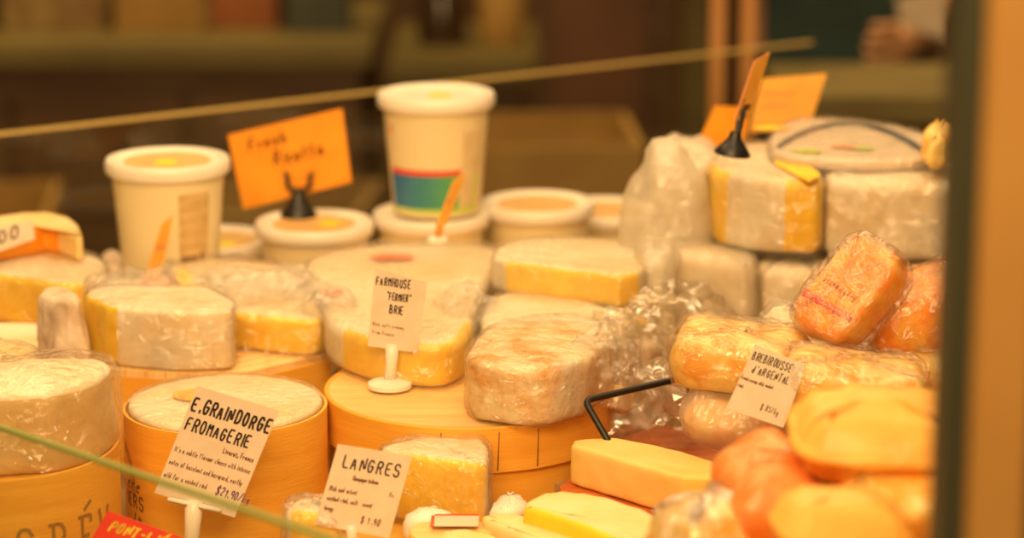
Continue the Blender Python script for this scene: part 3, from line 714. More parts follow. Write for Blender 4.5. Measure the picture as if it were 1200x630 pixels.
# crumpled film bags
def bag(name, label, c, r, amp=.012, freq=26, sub=4, m='filmbag', seed=0, rot=None, cat='plastic film', smooth=False):
    bm = bmesh.new(); bmesh.ops.create_icosphere(bm, subdivisions=sub, radius=1)
    off = Vector((seed*2.1, seed, 3)); rn = random.Random(seed)
    for v in bm.verts:
        d = v.co.copy(); s = 1+.22*noise.noise(d*2.2+off)
        p = Vector((d.x*r[0]*s, d.y*r[1]*s, d.z*r[2]*s))
        q = p*freq+off; p += d*amp*((1-2*abs(noise.noise(q)))*.8+(1-2*abs(noise.noise(q*2.6)))*.3)
        p += Vector((rn.uniform(-1, 1), rn.uniform(-1, 1), rn.uniform(-1, 1)))*.0009
        v.co = p
    return tag(bm_obj(name, bm, M[m], None, c, rot, smooth=smooth), label, cat)
bag('crumpled_film', 'crumpled clear plastic film beside the golden half cheese and wire handle', aty(742, 430, 2.00), (.030, .028, .038), amp=.020, seed=1, freq=34)
bag('crumpled_film', 'shiny crumpled plastic film just behind the black wire handle', aty(762, 482, 1.955), (.036, .022, .026), amp=.020, seed=5, freq=40)
bag('crumpled_film', 'gathered translucent film below the white-rinded stack', aty(795, 402, 2.08), (.036, .028, .040), amp=.020, seed=9, freq=30)
bag('crumpled_film', 'milky film skirt hanging down left of the white-rinded stack', aty(782, 278, 2.215), (.034, .026, .078), amp=.009, seed=12, m='filmmilk', freq=13, smooth=True)
bag('crumpled_film', 'loose shiny film heaped behind the bluish half cheese', atz(175, 340, .125), (.052, .020, .011), amp=.012, seed=21, m='film', freq=30)
bag('crumpled_film', 'loose shiny film lying over the golden wedge on the slatted crate', atz(300, 335, .128), (.050, .034, .009), amp=.012, seed=23, m='film', freq=30)
bag('crumpled_film', 'bunched film at the left corner of the large brie', atz(385, 365, .122), (.018, .020, .016), amp=.010, seed=25, m='film', freq=40)
bag('crumpled_film', 'bunched film at the right corner of the large brie', atz(548, 365, .122), (.020, .026, .014), amp=.010, seed=27, m='film', freq=40)
bag('crumpled_film', 'film end hanging off the right of the golden half cheese', aty(712, 425, 1.93), (.020, .018, .026), amp=.012, seed=29, m='film', freq=40)
# dark golden corks/pieces inside the film
for (a, b, Y, s, lab, mm) in ((752, 415, 2.02, .016, 'dim brown piece seen through the film behind the golden half', 'rindbrown'), (735, 380, 2.08, .013, 'tiny golden piece at the tip of the brie slice', 'paste'),
                          (720, 468, 1.95, .016, 'dull golden piece under film behind wire handle', 'pastegreen'), (800, 470, 1.95, .017, 'dull brown piece under film right of wire handle', 'rindbrown')):
    p = aty(a, b, Y)
    cheese('cheese_piece', lab, 'cheese', rect(s*2, s*1.4), 0, s*1.3, [M[mm]], loc=(p.x, p.y, p.z-s*.6), rot=(.3, .2, random.random()*3), bev=.004, amp=.0015)

# =================== cheeses: right stack ===================
RW = dict(bev=.009, k=1, ratio=.15, amp=.0016, freq=24)
px_cheese('cheese_block', 'white-rinded block, lower tier of the right stack, leftmost', [(776, 292), (820, 300), (882, 314), (888, 282), (870, 264), (790, 258)], .152, .0785, ['rind', 'paste'], wrap=M['filmmilk'], wrapamp=.002, **RW)
px_cheese('cheese_block', 'bluish white block, lower tier of the right stack, second from left', [(884, 312), (968, 318), (975, 285), (890, 278)], .147, .0785, ['rind', 'paste'], wrap=M['film'], **RW)
px_cheese('cheese_block', 'pale block, lower tier of the right stack, behind the tilted orange brick', [(976, 306), (1050, 310), (1056, 285), (980, 280)], .147, .0785, ['rindw', 'paste'], wrap=M['film'], **RW)
px_cheese('cheese_block', 'peach block, lower tier of the right stack, next to the bronze post', [(1056, 310), (1150, 312), (1150, 285), (1060, 285)], .147, .0785, ['rindpeach', 'paste'], wrap=M['film'], **RW)
px_cheese('cheese_wedge', 'white-rinded wedge with orange cut faces, upper tier, under the black cone stand', [(844, 203), (908, 212), (966, 213), (958, 180), (905, 165), (838, 170), (820, 186)], .221, .156, ['rind', 'paste'], cut=(1, 6), bev=.007, k=1, ratio=.14, amp=.0012, freq=22, wrap=M['filmclear'], wrapamp=.002)
px_cheese('cheese_block', 'broad white-rinded block, upper tier next to the bronze post', [(964, 208), (1030, 214), (1150, 214), (1150, 178), (970, 172)], .221, .152, ['rind', 'paste'], bev=.008, k=1, ratio=.12, amp=.0012, freq=22, wrap=M['film'], wrapamp=.0022)
px_cheese('wrapped_cheese', 'tall cheese stack in milky paper, left end of the upper tier', [(768, 190), (822, 196), (838, 184), (830, 164), (778, 162)], .222, .154, ['wax', 'wax'], bev=.006, k=1, amp=.003, freq=16, wrap=M['filmmilk'], wrapamp=.003)
px_cheese('wrapped_cheese', 'milky wrapped piece leaning under the tall paper-wrapped cheese', [(752, 300), (785, 300), (792, 262), (760, 258)], .158, .0895, ['wax', 'wax'], bev=.007, k=1, amp=.004, freq=18, wrap=M['filmmilk'], wrapamp=.004)
# flat pack with printed arc on top
t = px_cheese('flat_cheese_pack', 'flat wrapped pack printed with a dark blue arc, topmost at right', [(905, 182), (1000, 190), (1104, 186), (1100, 158), (1010, 140), (930, 138), (900, 158)], .232, .2225, ['card', 'card'], bev=.003, k=2, amp=.0008, wrap=M['filmclear'], wrapamp=.0012)
b0_ = t.location.copy()
bm = bmesh.new(); arc = []
for k in range(25):
    u = k/24; x = 912+u*178; y = 172-34*sin(pi*min(1, u*1.0))**.8+u*12; arc.append(atz(x, y, .2335)-b0_)
for i in range(24):
    w = .0025+.0045*sin(pi*i/24); a, b = arc[i], arc[i+1]; d = (b-a).normalized(); s = Vector((-d.y, d.x, 0))*w
    bm.faces.new([bm.verts.new(q) for q in (a-s, b-s, b+s, a+s)])
me = bpy.data.meshes.new('printed_arc'); bm.to_mesh(me); bm.free(); link('printed_arc', me, mat('navy_print', (.05, .07, .10), None, rough=.3), t)
for (a, b, w, mm) in ((990, 172, .013, 'rose'), (1012, 174, .010, 'lime'), (945, 177, .014, 'lime'), (905, 150, .018, 'paste')):
    bm_obj('printed_spot', slab_bm([(x, y*.6) for x, y in circle(w, 16)], .0003, bev=.0001, amp=0, k=0, nz=2, n=24), M[mm], t, atz(a, b, .2332)-b0_)
px_cheese('cheese_slice', 'golden slice laid over the upper tier, under the flat pack', [(908, 190), (948, 211), (963, 204), (925, 176), (908, 176)], .2255, .2225, ['paste', 'paste'], bev=.001, k=1, ratio=.06, amp=.0004, nz=3)
px_cheese('wrapped_cheese', 'upright pale wrapped piece behind the flat pack by the bronze post', [(1082, 160), (1120, 160), (1120, 140), (1086, 140)], .262, .2335, ['rindpeach', 'rindpeach'], bev=.006, k=1, amp=.003)

TL_ = Vector((.66, .35, .70)).normalized(); TN_ = Vector((-.45, -.62, .65)); TN_ = (TN_-TL_*TN_.dot(TL_)).normalized(); TY_ = TN_.cross(TL_)
TB = tuple(Matrix((TL_, TY_, TN_)).transposed().to_euler())
# brick cheeses (washed rind)
def brick(label, cpx, Y, size, rot, m='rindorange', wrap='filmclear', seed=1, amp=.0018, wamp=.0018, bev=.009, group='wrapped orange brick cheeses', name='brick_cheese', bulge=.003, dome=.002):
    p = aty(cpx[0], cpx[1], Y); w, d, h = size
    R = Euler(rot).to_matrix(); L = p-R@Vector((0, 0, h/2))
    t = cheese(name, label, 'cheese', rect(w, d), 0, h, [M[m]], wrap=M[wrap] if wrap else None, loc=L, rot=rot, bev=bev, k=2, ratio=.16, amp=amp, freq=26, bulge=bulge, dome=dome, group=None, wrapamp=wamp, seed=seed, wseed=seed+2)
    return t
t = brick('bright orange wrapped brick tilted upright on the right pile', (998, 345), 1.86, (.084, .054, .032), TB, m='rindorange2', seed=2, bev=.006, bulge=.001, dome=.001, amp=.0012)
bm = bmesh.new()
for (u, w_, m_) in ((-.022, .010, 'rose'),):
    pass
o = bm_obj('printed_band', slab_bm(rect(.009, .0505), .0352, bev=.006, amp=.0004, k=1), M['redlab'], t, (-.022, 0, -.0003))
bm = bmesh.new(); text_bm(bm, 'Brebirousse', 0, 0, .006, .0006, lambda u, v: Vector((-.006-v, -.021+u*1.0, .0385)), adv=.8); me = bpy.data.meshes.new('lettering'); bm.to_mesh(me); bm.free(); link('lettering', me, M['inkbrown'], t)
brick('orange wrapped brick below the tilted one, next to the bronze post', (1090, 362), 1.90, (.105, .06, .050), (radians(5), radians(-20), radians(12)), m='rindorange2', seed=4)
brick('pale wrapped piece wedged behind the tilted orange brick', (935, 386), 1.97, (.050, .04, .03), (0, radians(14), .2), m='rindw', seed=6)
brick('orange-edged wrapped brick holding the Brebirousse card', (868, 418), 1.86, (.098, .065, .040), (radians(8), radians(4), radians(-14)), m='rindpeach', seed=7)
brick('peach wrapped brick with red band right of the Brebirousse card', (1000, 452), 1.80, (.100, .062, .040), (radians(6), radians(6), radians(-6)), m='rindpeach', seed=8)
brick('orange wrapped brick on the pile beneath the tilted brick', (1066, 440), 1.87, (.10, .055, .035), (radians(4), radians(-3), radians(5)), m='rindpeach', seed=9)
t = brick('rose paper wrapped piece on the red-brown board under the Brebirousse brick', (868, 492), 1.85, (.080, .050, .034), (radians(2), radians(9), radians(-14)), m='rindorange', wrap='filmmilk', seed=10)
# red band over brick
def band_on(cpx0, cpx1, Y, w, parent):
    a = aty(*cpx0, Y)-parent.location; b = aty(*cpx1, Y)-parent.location
# big soft blurry ones in front
brick('large smooth yellow cheese in the right foreground', (1030, 508), 1.52, (.100, .075, .044), (radians(10), radians(2), radians(-4)), m='rindyellow', wrap=None, seed=11, bev=.016, amp=.002, bulge=.006, dome=.006)
brick('orange wrapped piece left in the right foreground pile', (898, 565), 1.56, (.055, .06, .050), (radians(5), radians(-25), radians(20)), m='rindred', wrap=None, seed=12, bev=.014)
brick('reddish orange wrapped lump low in the right foreground', (912, 592), 1.50, (.052, .06, .044), (radians(0), radians(15), radians(-10)), m='rindred', wrap=None, seed=13, bev=.015)
brick('round yellow-orange lump at the bottom right edge', (985, 618), 1.44, (.075, .06, .040), (0, radians(4), radians(8)), m='rindyellow', wrap=None, seed=14, bev=.016)
brick('orange lump beneath the large yellow cheese by the bronze post', (1060, 585), 1.50, (.085, .06, .044), (0, radians(-6), radians(4)), m='rindorange', wrap=None, seed=15, bev=.015)
brick('pale orange lump between the large yellow cheese and the round lump', (985, 568), 1.55, (.060, .05, .034), (0, radians(10), 0), m='rindpeach', wrap=None, seed=16, bev=.013)
brick('translucent wrapped round cheese at the bottom edge right of the wedges', (832, 628), 1.50, (.066, .06, .050), (0, radians(-8), radians(30)), m='rindpeach', wrap='filmclear', seed=17, bev=.02)
for (lab, pts, zt) in (('stepped riser under the right foreground cheeses', [(880, 660), (1150, 640), (1150, 560), (880, 580)], .10), ('wooden riser under the brick cheeses on the right', [(905, 545), (1180, 520), (1180, 430), (960, 425), (905, 470)], .095)):
    pass
q = [(.088, 1.42), (.30, 1.40), (.33, 1.63), (.152, 1.63), (.145, 1.54), (.092, 1.53)]; c = centroid(q)
tag(bm_obj('display_riser', prism([(x-c.x, y-c.y) for x, y in q], 0, .115), M['box'], None, (c.x, c.y, 0), smooth=False), 'wooden riser under the right foreground cheeses', 'riser')
q = [(.215, 1.70), (.40, 1.70), (.42, 1.98), (.235, 1.98)]; c = centroid(q)
tag(bm_obj('display_riser', prism([(x-c.x, y-c.y) for x, y in q], 0, .101), M['box'], None, (c.x, c.y, 0), smooth=False), 'wooden riser under the brick cheeses right of the red-brown board', 'riser')

# =================== front row ===================
px_cheese('cheese_block', 'cut pale yellow block with darker right end, on the red-brown board', [(669, 521), (792, 557), (866, 560), (860, 545), (770, 520), (720, 512), (672, 514)], .084, .0525, ['pastecream', 'butter'], cut=(1,), bev=.003, k=1, ratio=.08, amp=.0006)
px_cheese('cheese_wedge', 'long pale wedge directly below the cut pale block', [(606, 592), (640, 600), (700, 622), (790, 668), (810, 640), (770, 600), (700, 577), (645, 572)], .068, .0285, ['pastepale', 'paste'], cut=(0, 1, 2), bev=.004, k=1, amp=.0008, rot=None)
px_cheese('cheese_wedge', 'second long pale wedge at the bottom edge, left of the first', [(556, 604), (620, 628), (680, 680), (760, 700), (700, 640), (640, 606), (590, 598)], .056, .0285, ['pastepale', 'paste'], bev=.004, k=1, amp=.0008, wrap=None)
px_cheese('cheese_wedge', 'third pale wedge at the bottom edge centre', [(505, 622), (560, 650), (640, 700), (640, 655), (560, 616)], .050, .0285, ['pastepale', 'paste'], bev=.004, k=1, amp=.0008)
px_cheese('cheese_wedge', 'wrapped bright yellow wedge right of the LANGRES card', [(452, 530), (520, 540), (568, 546), (574, 528), (562, 506), (510, 508), (445, 520)], .082, .030, ['rindw', 'paste'], cut=(0, 1), bev=.004, k=1, amp=.0012, freq=24, wrap=M['film'], wrapamp=.0018, wfreq=26)
px_cheese('cheese_wedge', 'small wrapped yellow piece left of the LANGRES card', [(330, 596), (360, 604), (400, 604), (400, 582), (352, 578)], .062, .030, ['rindw', 'paste'], cut=(0, 1), bev=.006, k=2, amp=.0012, wrap=M['film'], wrapamp=.0025)
for (lab, pts, zt) in (('small white crinkled cheese between the yellow wedge and the long wedges', [(572, 596), (600, 600), (622, 590), (612, 574), (584, 574)], .050),
                  ('small white crinkled cheese just under the wrapped yellow wedge', [(470, 606), (500, 610), (534, 602), (520, 590), (480, 592)], .050)):
    px_cheese('small_cheese', lab, pts, zt, .0285, ['wax', 'wax'], bev=.006, k=2, amp=.002, freq=60, dome=.003, nz=5)
px_cheese('small_cheese', 'little round white cheese at the tip of the pale block', [(856, 556), (866, 562), (880, 556), (876, 542), (862, 540)], .082, .0530, ['wax', 'wax'], bev=.006, k=2, amp=.0005, freq=40)
# small label, red edged
p = atz(535, 610, .052)
t = empty('label_tag', p, 'small red-edged white label lying by the bottom edge centre', 'label')
bm_obj('tag_card', slab_bm(rect(.032, .022), .0008, bev=.0002, k=0, amp=0, nz=2), M['card'], t, (0, 0, -.0005)); bm_obj('red_edge', slab_bm(rect(.032, .003), .001, bev=.0002, k=0, amp=0, nz=2), M['red'], t, (0, .0125, -.0005)); bm_obj('red_edge', slab_bm(rect(.0025, .022), .001, bev=.0002, k=0, amp=0, nz=2), M['red'], t, (-.0172, 0, -.0005))
p2 = atz(515, 640, .05); tag(lathe('small_round_box', [(.0295, 0), (.030, .001), (.030, .0185), (.029, .0195), (.002, .0195)], [M['box'], M['boxtop']], None, (p.x-.004, p.y-.010, .0285), midx=[0, 0, 0, 1]), 'small round wooden box under the red-edged label', 'wooden box')

# wire handle
a = aty(716, 522, 1.845); b = aty(685, 469, 1.865); c_ = aty(806, 441, 1.93); d_ = aty(815, 500, 1.93)
bm = bmesh.new()
pts = bezier_corner([a-Vector((0, 0, .03)), a, b, c_, d_], .007, 6)
tube_bm(bm, [p-a for p in pts], .0027, 14)
tag(bm_obj('wire_handle', bm, M['blackmetal'], None, a), 'black bent metal rod handle rising left of the red-brown board', 'handle')

# =================== the shop behind ===================
def setting(o, kind='structure'): o['kind'] = kind; return o
setting(box('floor', (0, 3, -.95), (12, 14, .1), M['floor']))
setting(box('wall_back', (0, 7.2, .6), (12, .1, 3.2), M['wallbrown']))
setting(box('wall_left', (-5.5, 2.5, .6), (.1, 9.4, 3.2), M['wallbrown'])); setting(box('wall_right', (5.5, 2.5, .6), (.1, 9.4, 3.2), M['wallbrown']))
# back counter
def counter(name, label, x0, x1, y0, y1, z1, m, ndoor):
    t = empty(name, ((x0+x1)/2, (y0+y1)/2, -.9), label, 'counter'); w = x1-x0; d = y1-y0; h = z1+.9
    bm = bmesh.new(); box_bm(bm, (0, 0, h/2-.02), (w, d, h-.04)); bm_obj('body', bm, M[m], t, smooth=False)
    bm = bmesh.new(); box_bm(bm, (0, -.01, h-.02), (w+.04, d+.04, .04), 0, .004); bm_obj('worktop', bm, M['olive'], t, smooth=False)
    for k in range(ndoor):
        dw = w/ndoor; bm = bmesh.new(); box_bm(bm, (-w/2+dw*(k+.5), -d/2-.011, h/2-.02), (dw-.02, .02, h-.14), 0, .004)
        dd_ = bm_obj('door', bm, M['cabinet'], t, smooth=False)
        bm = bmesh.new(); tube_bm(bm, [(-w/2+dw*(k+.5)+dw*.4, -d/2-.04, h*.55), (-w/2+dw*(k+.5)+dw*.4, -d/2-.04, h*.70)], .006, 8); bm_obj('handle', bm, M['copper'], dd_)
    return t
counter('back_counter', 'dark wooden counter behind the tubs on the left', -1.25, -.28, 4.7, 5.3, -.04, 'cabinet', 3)
counter('back_counter', 'low dark wooden counter in the middle behind the tubs', -.22, .03, 4.9, 5.4, -.10, 'cabinet', 2)
counter('back_counter', 'olive topped counter behind the right stack', .415, 1.7, 3.70, 3.98, .035, 'cabinet', 3)
# goods on the counters
M['teal2'] = mat('grey_teal_tin', (.07, .085, .06), (.05, .06, .045), 8, .5)
M['tan'] = mat('tan_sack', (.36, .25, .09), (.24, .15, .06), 12, .8)
M['ochre'] = mat('ochre_carton', (.40, .24, .06), (.34, .2, .05), 12, .7)
M['rust'] = mat('rust_carton', (.36, .12, .035), (.3, .1, .03), 12, .6)
M['darkjar'] = mat('dark_jar', (.05, .03, .015), None, rough=.2)
def jar(x, y, z, r, h, m, lab):
    t = empty('jar', (x, y, z), lab, 'jar', 'jars on the back counters')
    lathe('glass_body', [(r*.9, 0), (r, .005), (r, h*.75), (r*.7, h*.88), (r*.7, h*.9)], M[m], t, n=32)
    lathe('lid', [(r*.74, h*.88), (r*.74, h-.002), (r*.7, h)], M['copper'], t, n=32)
def carton(x, y, z, w, d, h, rz, m, lab):
    t = empty('carton', (x, y, z), lab, 'box', 'cartons on the back counters', rot=(0, 0, rz))
    bm = bmesh.new(); box_bm(bm, (0, 0, h/2), (w, d, h), 0, .004); bm_obj('body', bm, M[m], t, smooth=False)
    bm = bmesh.new(); box_bm(bm, (0, 0, h+.001), (w*.98, .05, .002)); bm_obj('tape', bm, M['tan'], t, smooth=False)
G_ = [('teal2', .16, .10, .16), ('tan', .20, .14, .13), ('ochre', .17, .12, .10), ('rust', .13, .1, .15), ('teal2', .12, .12, .2)]
x = -1.15; k = 0
names = {'teal2': 'grey-teal', 'tan': 'tan', 'ochre': 'ochre', 'rust': 'rust-coloured'}
where = ['at the far left', 'second from the left end', 'third from the left end', 'fourth from the left end', 'fifth from the left end', 'sixth from the left end', 'seventh from the left end']
while x < -.35:
    m_, w, d, h = G_[k % 5]
    carton(x+w/2, 4.9+.03*(k % 2), -.04, w, d, h, .1*(k % 3-1), m_, 'blurred %s carton on the left back counter, %s' % (names[m_], where[k])); x += w+.015; k += 1
for k, (x, r, h, m_) in enumerate(((-.14, .05, .16, 'darkjar'), (-.02, .045, .14, 'ochre'))):
    jar(x, 5.1, -.10, r, h, m_, 'blurred jar on the middle back counter, %s from left' % ['first', 'second'][k])
carton(1.0, 3.86, .035, .2, .16, .14, .1, 'tan', 'tan carton on the olive counter behind the bronze post')
# lower goods: crates and sacks in front of the counters
def crate(x, y, z, w, d, h, rz, m, lab):
    t = empty('crate', (x, y, z), lab, 'crate', 'crates on the floor behind the case', rot=(0, 0, rz))
    n = max(2, int(h/.11))
    for k in range(n):
        zz = h*(k+.5)/n
        for s in (-1, 1):
            bm = bmesh.new(); box_bm(bm, (0, s*d/2, zz), (w, .012, h/n*.78)); bm_obj('slat', bm, M[m], t, smooth=False)
            bm = bmesh.new(); box_bm(bm, (s*w/2, 0, zz), (.012, d, h/n*.78)); bm_obj('slat', bm, M[m], t, smooth=False)
    bm = bmesh.new(); box_bm(bm, (0, 0, h*.45), (w*.97, d*.95, h*.9), 0, .02); bm_obj('contents', bm, M['tan'], t, smooth=False)
crate(-.95, 4.0, -.9, .42, .32, .72, .1, 'ochre', 'ochre slatted crate behind the case at far left')
crate(-.42, 4.15, -.9, .36, .30, .70, -.1, 'tan', 'tan slatted crate behind the tall leftmost tub')
crate(.02, 4.0, -.9, .34, .30, .84, .05, 'ochre', 'ochre slatted crate behind the two-tub stack')
crate(1.25, 3.4, -.9, .5, .32, .60, .0, 'ochre', 'ochre slatted crate behind the right stack')
# dark cupboard and olive panel, copper posts
t = empty('tall_cupboard', (.165, 4.72, -.9), 'tall dark brown cupboard standing left of the copper posts', 'cupboard')
bm = bmesh.new(); box_bm(bm, (0, 0, 1.0), (.23, .3, 2.0), 0, .004); bm_obj('body', bm, M['cabinet'], t, smooth=False)
bm = bmesh.new(); box_bm(bm, (-.01, -.16, 1.0), (.17, .02, 1.9), 0, .004); bm_obj('door', bm, mat('brown_door', (.16, .07, .03), (.12, .05, .02), 5, .5), t, smooth=False)
tag(box('olive_panel', (.338, 4.7, .1), (.05, .04, 2.0), M['olive']), 'narrow olive upright panel between cupboard and copper posts', 'panel')
for k, (xp, lab) in enumerate(((840, 'copper-brown upright post, left of the pair behind the stack'), (876, 'copper-brown upright post, right of the pair behind the stack'))):
    p = aty(xp, 60, 3.35)
    t = empty('upright_post', (p.x, 3.35, -.9), lab, 'post', 'pair of copper-brown posts')
    bm = bmesh.new(); box_bm(bm, (0, 0, .95), (.019, .03, 1.9), 0, .003); bm_obj('shaft', bm, M['copper'], t, smooth=False)
    bm = bmesh.new(); box_bm(bm, (0, 0, .006), (.034, .06, .012), 0, .002); bm_obj('base_plate', bm, M['copper'], t, smooth=False)

# person in dark apron holding a paper
def skin_obj(name, verts, edges, radii, m, parent=None, loc=(0, 0, 0), sub=2, root=0):
    me = bpy.data.meshes.new(name); me.from_pydata(verts, edges, []); me.update()
    o = link(name, me, m, parent, loc, smooth=False)
    md = o.modifiers.new('skin', 'SKIN'); md.use_smooth_shade = True
    sv = me.skin_vertices[0].data
    for i, r in enumerate(radii):
        sv[i].radius = r if isinstance(r, tuple) else (r, r)
    sv[root].use_root = True
    s = o.modifiers.new('sub', 'SUBSURF'); s.levels = sub; s.render_levels = sub
    return o
PX = .56
person = empty('person', (PX, 4.40, -.9), 'person in a dark teal apron behind the case holding a white paper', 'person')
V = []; Ed = []; Rd = []
def v(p, r, par=None):
    V.append(p); Rd.append(r)
    if par is not None: Ed.append((par, len(V)-1))
    return len(V)-1
pel = v((0, 0, .95), (.15, .10)); w1 = v((0, 0, 1.10), (.135, .095), pel); ch = v((0, 0, 1.28), (.155, .11), w1); sh = v((0, 0, 1.42), (.13, .085), ch)
nk = v((0, -.01, 1.50), .052, sh); j = v((0, -.02, 1.57), (.065, .075), nk); hd = v((0, -.02, 1.66), (.078, .095), j); v((0, -.01, 1.73), (.055, .07), hd)
hands = []
for s in (-1, 1):
    sd = v((s*.19, 0, 1.40), .055, sh)
    if s < 0: el = v((s*.25, .04, 1.12), .042, sd); wr = v((s*.13, -.19, 1.06), .028, el); pm = v((s*.06, -.215, 1.08), (.038, .018), wr); fd = Vector((.9, -.25, .2)).normalized()
    else: el = v((s*.26, .02, 1.13), .042, sd); wr = v((s*.13, -.22, .965), .028, el); pm = v((s*.07, -.29, .95), (.038, .018), wr); fd = Vector((-.5, -.8, .05)).normalized()
    side = Vector((0, .1, 1)) if s < 0 else Vector((.1, 0, 1))
    side = (side-fd*side.dot(fd)).normalized()
    base = Vector(V[pm])
    for q, (o_, l) in enumerate(((-.027, .062), (-.009, .075), (.009, .070), (.027, .055))):
        a = base+side*o_+fd*.035; n_ = fd.cross(side)
        i1 = v(tuple(a), .0095, pm); i2 = v(tuple(a+fd*l*.5+n_*.006), .0085, i1); v(tuple(a+fd*l*.85+n_*.022), .0075, i2)
    tb = v(tuple(base-side*.03-fd*.01), .011, pm); v(tuple(base-side*.05+fd*.035), .009, tb)
    hip = v((s*.095, 0, .86), .085, pel); kn = v((s*.10, -.015, .48), .058, hip); an = v((s*.10, .01, .08), .040, kn); v((s*.11, -.14, .035), (.04, .03), an)
skin_obj('body', V, Ed, Rd, M['skin'], person)
# face
bm = bmesh.new()
for s in (-1, 1):
    r_ = bmesh.ops.create_uvsphere(bm, u_segments=16, v_segments=10, radius=.012); bmesh.ops.translate(bm, vec=(s*.031, -.098, 1.665), verts=r_['verts'])
bm_obj('eyes', bm, M['white'], person)
bm = bmesh.new()
for s in (-1, 1):
    r_ = bmesh.ops.create_uvsphere(bm, u_segments=12, v_segments=8, radius=.0055); bmesh.ops.translate(bm, vec=(s*.031, -.108, 1.665), verts=r_['verts'])
bm_obj('pupils', bm, M['hair'], person)
bm = bmesh.new(); tube_bm(bm, [(0, -.108, 1.665), (0, -.128, 1.632), (0, -.108, 1.622)], [.006, .012, .009], 10); bm_obj('nose', bm, M['skin'], person)
bm = bmesh.new(); tube_bm(bm, [(-.024, -.094, 1.596), (0, -.104, 1.594), (.024, -.094, 1.596)], [.003, .0055, .003], 8); bm_obj('mouth', bm, M['rose'], person)
bm = bmesh.new()
for s in (-1, 1):
    r_ = bmesh.ops.create_uvsphere(bm, u_segments=12, v_segments=8, radius=1); bmesh.ops.scale(bm, vec=(.008, .016, .028), verts=r_['verts']); bmesh.ops.translate(bm, vec=(s*.082, -.01, 1.65), verts=r_['verts'])
bm_obj('ears', bm, M['skin'], person)
bm = bmesh.new(); bmesh.ops.create_icosphere(bm, subdivisions=4, radius=1)
for q in list(bm.verts):
    if q.co.y < -.25 and q.co.z < .45: bm.verts.remove(q)
for q in bm.verts: q.co = Vector((q.co.x*.093, q.co.y*.11-.002, q.co.z*.115+1.675)); q.co += q.co.normalized()*.006*noise.noise(q.co*60)
bm_obj('hair', bm, M['hair'], person)
# clothes: shirt, trousers, apron
skin_obj('shirt', [(0, 0, .98), (0, 0, 1.10), (0, 0, 1.28), (0, 0, 1.43), (-.20, 0, 1.40), (-.25, .04, 1.13), (-.17, -.13, 1.07), (.20, 0, 1.40), (.26, .02, 1.13), (.17, -.15, 1.0)],
    [(0, 1), (1, 2), (2, 3), (3, 4), (4, 5), (5, 6), (3, 7), (7, 8), (8, 9)], [(.155, .11), (.15, .11), (.17, .125), (.14, .095), .065, .055, .047, .065, .055, .047], mat('brown_shirt', (.07, .035, .018), None, rough=.9), person)
skin_obj('trousers', [(0, 0, .97), (0, 0, .90), (-.095, 0, .82), (-.10, -.015, .48), (-.10, .01, .10), (.095, 0, .82), (.10, -.015, .48), (.10, .01, .10)], [(0, 1), (1, 2), (2, 3), (3, 4), (1, 5), (5, 6), (6, 7)],
    [(.155, .11), (.15, .11), .10, .075, .06, .10, .075, .06], M['trouser'], person)
bm = bmesh.new(); rows = []
for i in range(19):
    z = .42+.86*i/18; wv = .95 if z < 1.05 else max(.45, .95-(z-1.05)*2.2); row = []
    for k in range(17):
        a = radians(-90+(k-8)/8*50*wv); rx = .185 if z < 1.0 else .175; ry = .135
        row.append(bm.verts.new((rx*cos(a), ry*sin(a)-.012-(.02 if z < .8 else 0), z)))
    rows.append(row)
for i in range(18):
    for k in range(16): bm.faces.new((rows[i][k], rows[i][k+1], rows[i+1][k+1], rows[i+1][k]))
o = bm_obj('apron', bm, M['teal'], person); sm = o.modifiers.new('s', 'SOLIDIFY'); sm.thickness = .006
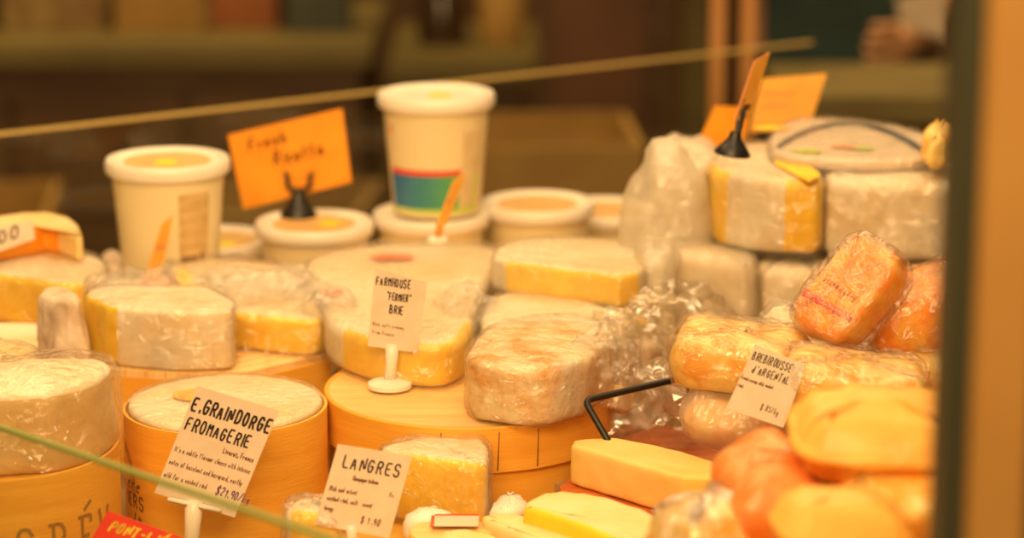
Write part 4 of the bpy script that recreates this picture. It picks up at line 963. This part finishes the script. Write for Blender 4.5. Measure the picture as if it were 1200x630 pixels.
# paper in the hand
pp = [(1050, -2), (1113, -16), (1113, 48), (1056, 30)]
T = [aty(a, b, 4.07) for a, b in pp]; c0 = sum(T, Vector())/4
bm = bmesh.new(); f = [bm.verts.new(p-c0) for p in T]; g = [bm.verts.new(p-c0+Vector((0, .002, 0))) for p in T]; bm.faces.new(f); bm.faces.new(g[::-1])
for i in range(4): bm.faces.new((f[i], f[(i+1) % 4], g[(i+1) % 4], g[i]))
tag(bm_obj('paper_sheet', bm, M['paper'], None, c0, smooth=False), 'white paper sheet held up by the person at top right', 'paper')

# =================== light ===================
def area(name, loc, size, power, col, rot, sy=None):
    l = bpy.data.lights.new(name, 'AREA'); l.energy = power; l.color = col; l.size = size
    if sy: l.shape = 'RECTANGLE'; l.size_y = sy
    o = bpy.data.objects.new(name, l); C.objects.link(o); o.location = loc; o.rotation_euler = rot; return o
warm = (1.0, .66, .34)
area('case_strip_light', (0, 2.25, 1.05), 1.5, 8, warm, (radians(-4), 0, 0), .16)
area('case_strip_light', (-.1, 1.55, 1.15), 1.3, 5.6, warm, (radians(14), 0, 0), .25)
area('shop_area_light', (-.15, .2, 1.4), 1.4, 48, (1.0, .63, .27), (radians(52), 0, radians(-2)), .7)  # added front fill, brightens the cheese and box sides facing the camera
area('shop_area_light', (0, 4.4, 1.9), 3.5, 62, (1.0, .62, .24), (0, 0, 0), 1.0)
w = bpy.data.worlds.new('world'); scn.world = w; w.use_nodes = True
bg = w.node_tree.nodes['Background']; bg.inputs[0].default_value = (1.0, .66, .30, 1); bg.inputs[1].default_value = .26

cam = bpy.data.cameras.new('camera'); co = bpy.data.objects.new('camera', cam); C.objects.link(co)
co.location = CAM; co.rotation_euler = (radians(90)-TH, 0, 0)
cam.sensor_width = 36; cam.lens = 36*F/1200; cam.clip_start = .05
cam.dof.use_dof = True; cam.dof.focus_distance = 1.93; cam.dof.aperture_fstop = 3.2
scn.camera = co
vs = scn.view_settings; scn.display_settings.display_device = 'sRGB'
vs.view_transform = 'Standard'; vs.look = 'None'; vs.gamma = 1; vs.exposure = 0; vs.use_curve_mapping = False
scn.cycles.transparent_max_bounces = 24
